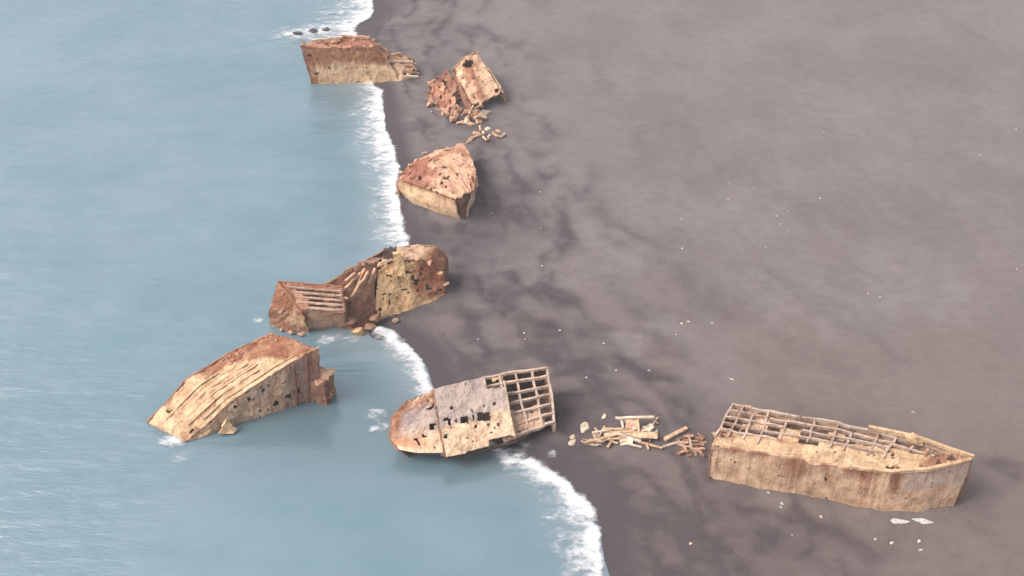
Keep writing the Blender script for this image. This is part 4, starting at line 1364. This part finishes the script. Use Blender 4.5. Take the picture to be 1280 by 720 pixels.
# ------------------------------------------------------------------ loose pieces
def slab(name, corners, th, mat, label, cat, group=None, rust=.1):
    a = np.array(corners)
    o = plate(name, None, [np.array([a[0], a[1]]), np.array([a[3], a[2]])], mat, .3, th, bump=.1, rag=(.3, .3, .3, .3), stain=lambda u, v, px, py, n: (rust + .3 * sst(.5, .7, n), 0, 0))
    return tag(o, label, cat, group)


slab('concrete_slab', [U(268, 545, .3), U(294, 543, .2), U(300, 536, .5), U(283, 527, 2.6)], .6, M_CREAM, 'tan slab half sunk against the side of the sloping wreck', 'slab', rust=0)


def c7(x, y):
    return 680 + x / 5.82, 490 + y / 5.82


HEAP = 'beams of the debris heap between the two lower wrecks'
HL = 'broken pale beam tangled in the debris heap between the two lower wrecks'
heap = [  # (x0,y0,x1,y1 in the enlarged view, lift, width, label)
    (520, 190, 800, 182, 1.9, .55, 'long straight pale beam along the upper edge of the debris heap'),
    (430, 268, 665, 270, 1.1, .45, HL), (350, 296, 530, 268, .9, .45, HL), (300, 368, 545, 304, .8, .62, HL), (545, 306, 705, 362, .8, .5, HL),
    (700, 364, 862, 408, .5, .45, 'pale beam at the right foot of the debris heap'), (300, 374, 392, 388, .4, .5, HL), (462, 400, 502, 346, .5, .42, 'short pale stub sticking out below the debris heap'), (610, 378, 712, 402, .4, .4, HL),
    (740, 372, 762, 420, .5, .35, HL), (395, 330, 440, 250, 1.0, .35, HL), (350, 300, 420, 330, .7, .45, HL), (560, 200, 575, 265, 1.5, .4, HL), (680, 200, 690, 290, 1.5, .45, HL),
    (470, 300, 640, 322, .7, .42, HL), (420, 350, 600, 330, .5, .35, HL), (520, 340, 660, 350, .5, .35, HL), (370, 260, 395, 300, .9, .35, HL), (600, 215, 665, 275, 1.4, .4, HL),
    (880, 345, 1038, 264, .35, .85, 'lone white board lying between the debris heap and the lattice wreck'), (868, 398, 972, 368, .3, .5, 'thin pale stick below the lone white board')]
for k, (x0, y0, x1, y1, lift, wd, lb) in enumerate(heap):
    a, b = G(*c7(x0, y0), lift), G(*c7(x1, y1), lift * .8)
    tag(beam('broken_beam', None, a, b, wd * .72, wd * .5, [M_BONE, M_CREAM, M_BONE, M_TAN][k % 4], .025, .1 * (k % 3)), lb, 'beam', HEAP if lb == HL else None)
slab('concrete_slab', [G(*c7(725, 280), 1.2), G(*c7(770, 285), 1.1), G(*c7(826, 225), 2.0), G(*c7(770, 215), 2.2)], .5, M_BONE, 'bright tilted slab on top of the debris heap', 'slab', rust=0)
slab('concrete_slab', [G(*c7(655, 330), .9), G(*c7(825, 340), .9), G(*c7(828, 292), 1.5), G(*c7(660, 288), 1.5)], .7, M_TAN, 'tan slab edge at the right of the debris heap', 'slab', rust=.1)
slab('concrete_slab', [G(*c7(590, 262), 1.2), G(*c7(680, 265), 1.2), G(*c7(690, 205), 1.7), G(*c7(600, 200), 1.7)], .4, M_PINK, 'brownish slab under the long straight beam of the debris heap', 'slab', rust=.4)
slab('concrete_slab', [G(*c7(540, 330), .5), G(*c7(660, 335), .5), G(*c7(655, 275), .9), G(*c7(540, 280), .9)], .4, M_TAN, 'flat slab in the middle of the debris heap', 'slab', rust=.2)
for k in range(14):
    x, y = rng.uniform(380, 790), 312 + rng.normal() * 24
    if k > 9:
        y = rng.uniform(215, 300)
        x = rng.uniform(580, 800)
    an, L, W_ = rng.normal() * .3, rng.uniform(70, 140), rng.uniform(34, 62)
    ca, sa = math.cos(an), math.sin(an)
    q = [(-L / 2, W_ / 2), (L / 2, W_ / 2), (L / 2, -W_ / 2), (-L / 2, -W_ / 2)]
    zz = [rng.uniform(.2, .5), rng.uniform(.2, .7), rng.uniform(.5, 1.1), rng.uniform(.4, 1.0)]
    slab('broken_plate', [G(*c7(x + a * ca - b * sa, y + a * sa + b * ca), zq) for (a, b), zq in zip(q, zz)], .25, [M_BONE, M_TAN, M_BEAM, M_BONE][k % 4],
         'broken flat plate lying in the debris heap between the two lower wrecks', 'plate', 'flat plates of the debris heap', .15)
for k in range(40):
    x, y = rng.uniform(290, 830), 0
    y = 330 + rng.normal() * 34 - (x - 560) * .05
    if x > 560 and rng.uniform() < .45:
        y = rng.uniform(195, 330)
    an = rng.choice([rng.normal() * .25, rng.uniform(-1.5, 1.5)])
    L = rng.uniform(20, 70)
    a, b = G(*c7(x - L * math.cos(an) / 2, y - L * math.sin(an) / 2), rng.uniform(.15, .9)), G(*c7(x + L * math.cos(an) / 2, y + L * math.sin(an) / 2), rng.uniform(.15, .9))
    tag(beam('splinter', None, a, b, rng.uniform(.12, .3), rng.uniform(.1, .22), [M_BONE, M_BONE, M_TAN, M_BEAM][k % 4], .05, rng.uniform(0, .3)),
        'thin splinter lying among the beams of the debris heap', 'splinter', 'splinters of the debris heap')
RUB = 'rusty lumps by the broken end of the lattice wreck'
for k in range(30):
    x, y = rng.uniform(975, 1170), rng.uniform(312, 462)
    if k == 0:
        x, y = 1235, 300
    p = G(*c7(x, y), .15)
    tag(chunk('rubble_lump', None, p, rng.uniform(.18, .45), M_BROWN if k % 4 else M_TAN, .35, 1100 + k, 2, .6, rng.uniform(1, 2), rng.uniform(0, 3)),
        'rusty lump strewn beside the broken end of the lattice wreck', 'rubble', RUB)
RB = 'rusty bars by the broken end of the lattice wreck'
for k, (x0, y0, x1, y1) in enumerate([(985, 370, 1050, 368), (1080, 380, 1165, 385), (1060, 405, 1150, 440), (985, 445, 1030, 430), (1100, 330, 1160, 345), (975, 350, 1010, 400), (1015, 325, 1090, 318), (1040, 350, 1130, 362), (1000, 400, 1075, 392), (1090, 420, 1170, 412), (1120, 300, 1150, 350), (1055, 330, 1075, 400), (1010, 380, 1045, 440), (1130, 445, 1165, 462), (960, 375, 1005, 385)]):
    tag(beam('broken_beam', None, G(*c7(x0, y0), .5), G(*c7(x1, y1), .6), [.35, .2, .28][k % 3], .24, [M_PINK, M_BROWN, M_BEAM][k % 3], .08, .5), 'rusty bar strewn beside the broken end of the lattice wreck', 'beam', RB)
for (x, y, s, lb) in [(300, 262, 1.0, 'small pale block standing off the upper left of the debris heap'), (205, 322, .6, 'upper of two small pinkish stones left of the debris heap'), (208, 370, .7, 'lower of two small pinkish stones left of the debris heap'),
                      (435, 182, .5, 'tiny white stone above the debris heap')]:
    tag(chunk('concrete_lump', None, G(*c7(x, y), .1), s * .85, M_BONE, .35, int(x), 2, 0, 1.5, 1.0), lb, 'stone')

# twisted bars trailing from the collapsed wreck
for k, (pth, lb) in enumerate([([(616, 166), (621, 170), (627, 171), (631, 167)], 'hooked pale bar right of the scraps between collapsed and bow wrecks'),
                               ([(584, 178), (588, 173), (594, 171), (600, 167)], 'crooked pale bar by the back corner of the bow wreck'),
                               ([(604, 171), (608, 175), (612, 173)], 'short bent bar in the scraps between collapsed and bow wrecks')]):
    tag(tube('bent_bar', None, [G(x, y, .35 + .2 * (i % 2)) for i, (x, y) in enumerate(pth)], .28, M_TAN), lb, 'bar')
for k, (px, py, s) in enumerate([(578, 153, .8), (584, 150, .9), (592, 147, .7), (602, 145, .8), (606, 140, .9), (598, 152, .7), (590, 155, .6), (609, 161, .5), (600, 160, .5), (595, 166, .6), (612, 170, .5), (604, 166, .4), (622, 164, .5)]):
    tag(chunk('rubble_lump', None, G(px, py, .15), s, [M_PINK, M_BONE, M_TAN][k % 3], .6, 1200 + k, 2, .3, 1.6, k), 'pinkish lump in the trail of scraps below the collapsed wreck', 'rubble', 'lumps trailing from the collapsed wreck')

# flat white lumps by the long hull, standing in for sky reflected in pools
for k, (x0, x1, y, lb) in enumerate([(1112, 1138, 652, 'left of two white patches at the foot of the pointed bow, sky reflection as colour'), (1142, 1170, 652, 'right of two white patches at the foot of the pointed bow, sky reflection as colour')]):
    p = G((x0 + x1) / 2, y, .05)
    tag(chunk('white_patch', None, p, .55, M_WHITE, .14, 31 + k, 3, 0, 3.2, -.10 + .07 * k), lb, 'slab')

# dark rocks awash
for px, py, lb in [(372, 42, 'leftmost dark rock in the surf behind the top wreck'), (391, 39, 'middle dark rock in the surf behind the top wreck'), (406, 38, 'rightmost dark rock in the surf behind the top wreck')]:
    tag(chunk('rock', None, U(px, py, .25), 1.0, M_ROCK, .7, px, 2, 0, 1.3), lb, 'rock')

# scraps scattered over the sand
SP = [(637, 222, .4), (912, 228, .25), (852, 274, .32), (853, 311, .55), (677, 332, .25), (957, 309, .28), (655, 416, .35), (700, 413, .33), (675, 240, .3), (910, 249, .22), (1025, 248, .38), (1030, 165, .25), (1042, 208, .25),
      (1225, 194, .38), (1270, 161, .35), (971, 270, .3), (975, 280, .22), (985, 288, .26), (985, 264, .3), (1100, 371, .4), (1085, 367, .3), (1271, 336, .3), (1260, 315, .22), (890, 404, .35), (852, 404, .4), (860, 402, .3),
      (845, 418, .25), (755, 429, .38), (800, 420, .22), (811, 463, .3), (733, 472, .3), (915, 474, .42), (754, 521, .4), (978, 630, .5), (976, 634, .35), (961, 616, .3), (1026, 646, .38), (990, 669, .3), (1114, 679, .4), (1149, 676, .5),
      (1151, 687, .42), (1094, 674, .35), (676, 285, .25), (598, 424, .25), (656, 424, .25), (1142, 515, .35), (1140, 205, .22), (942, 236, .22), (770, 463, .25), (716, 332, .25), (840, 545, .3), (615, 266, .25), (863, 679, .4), (1000, 600, .22)]
for k, (px, py, r) in enumerate(SP):
    o = chunk('debris_scrap', None, G(px, py, r * .2), r * 0.52, M_SCRAP if k % 4 else M_BONE, .55, 1300 + k, 2, 0, rng.uniform(1, 1.9), rng.uniform(0, 3))
    tag(o, 'small pale scrap lying by itself on the open sand', 'debris', 'pale scraps scattered over the sand')
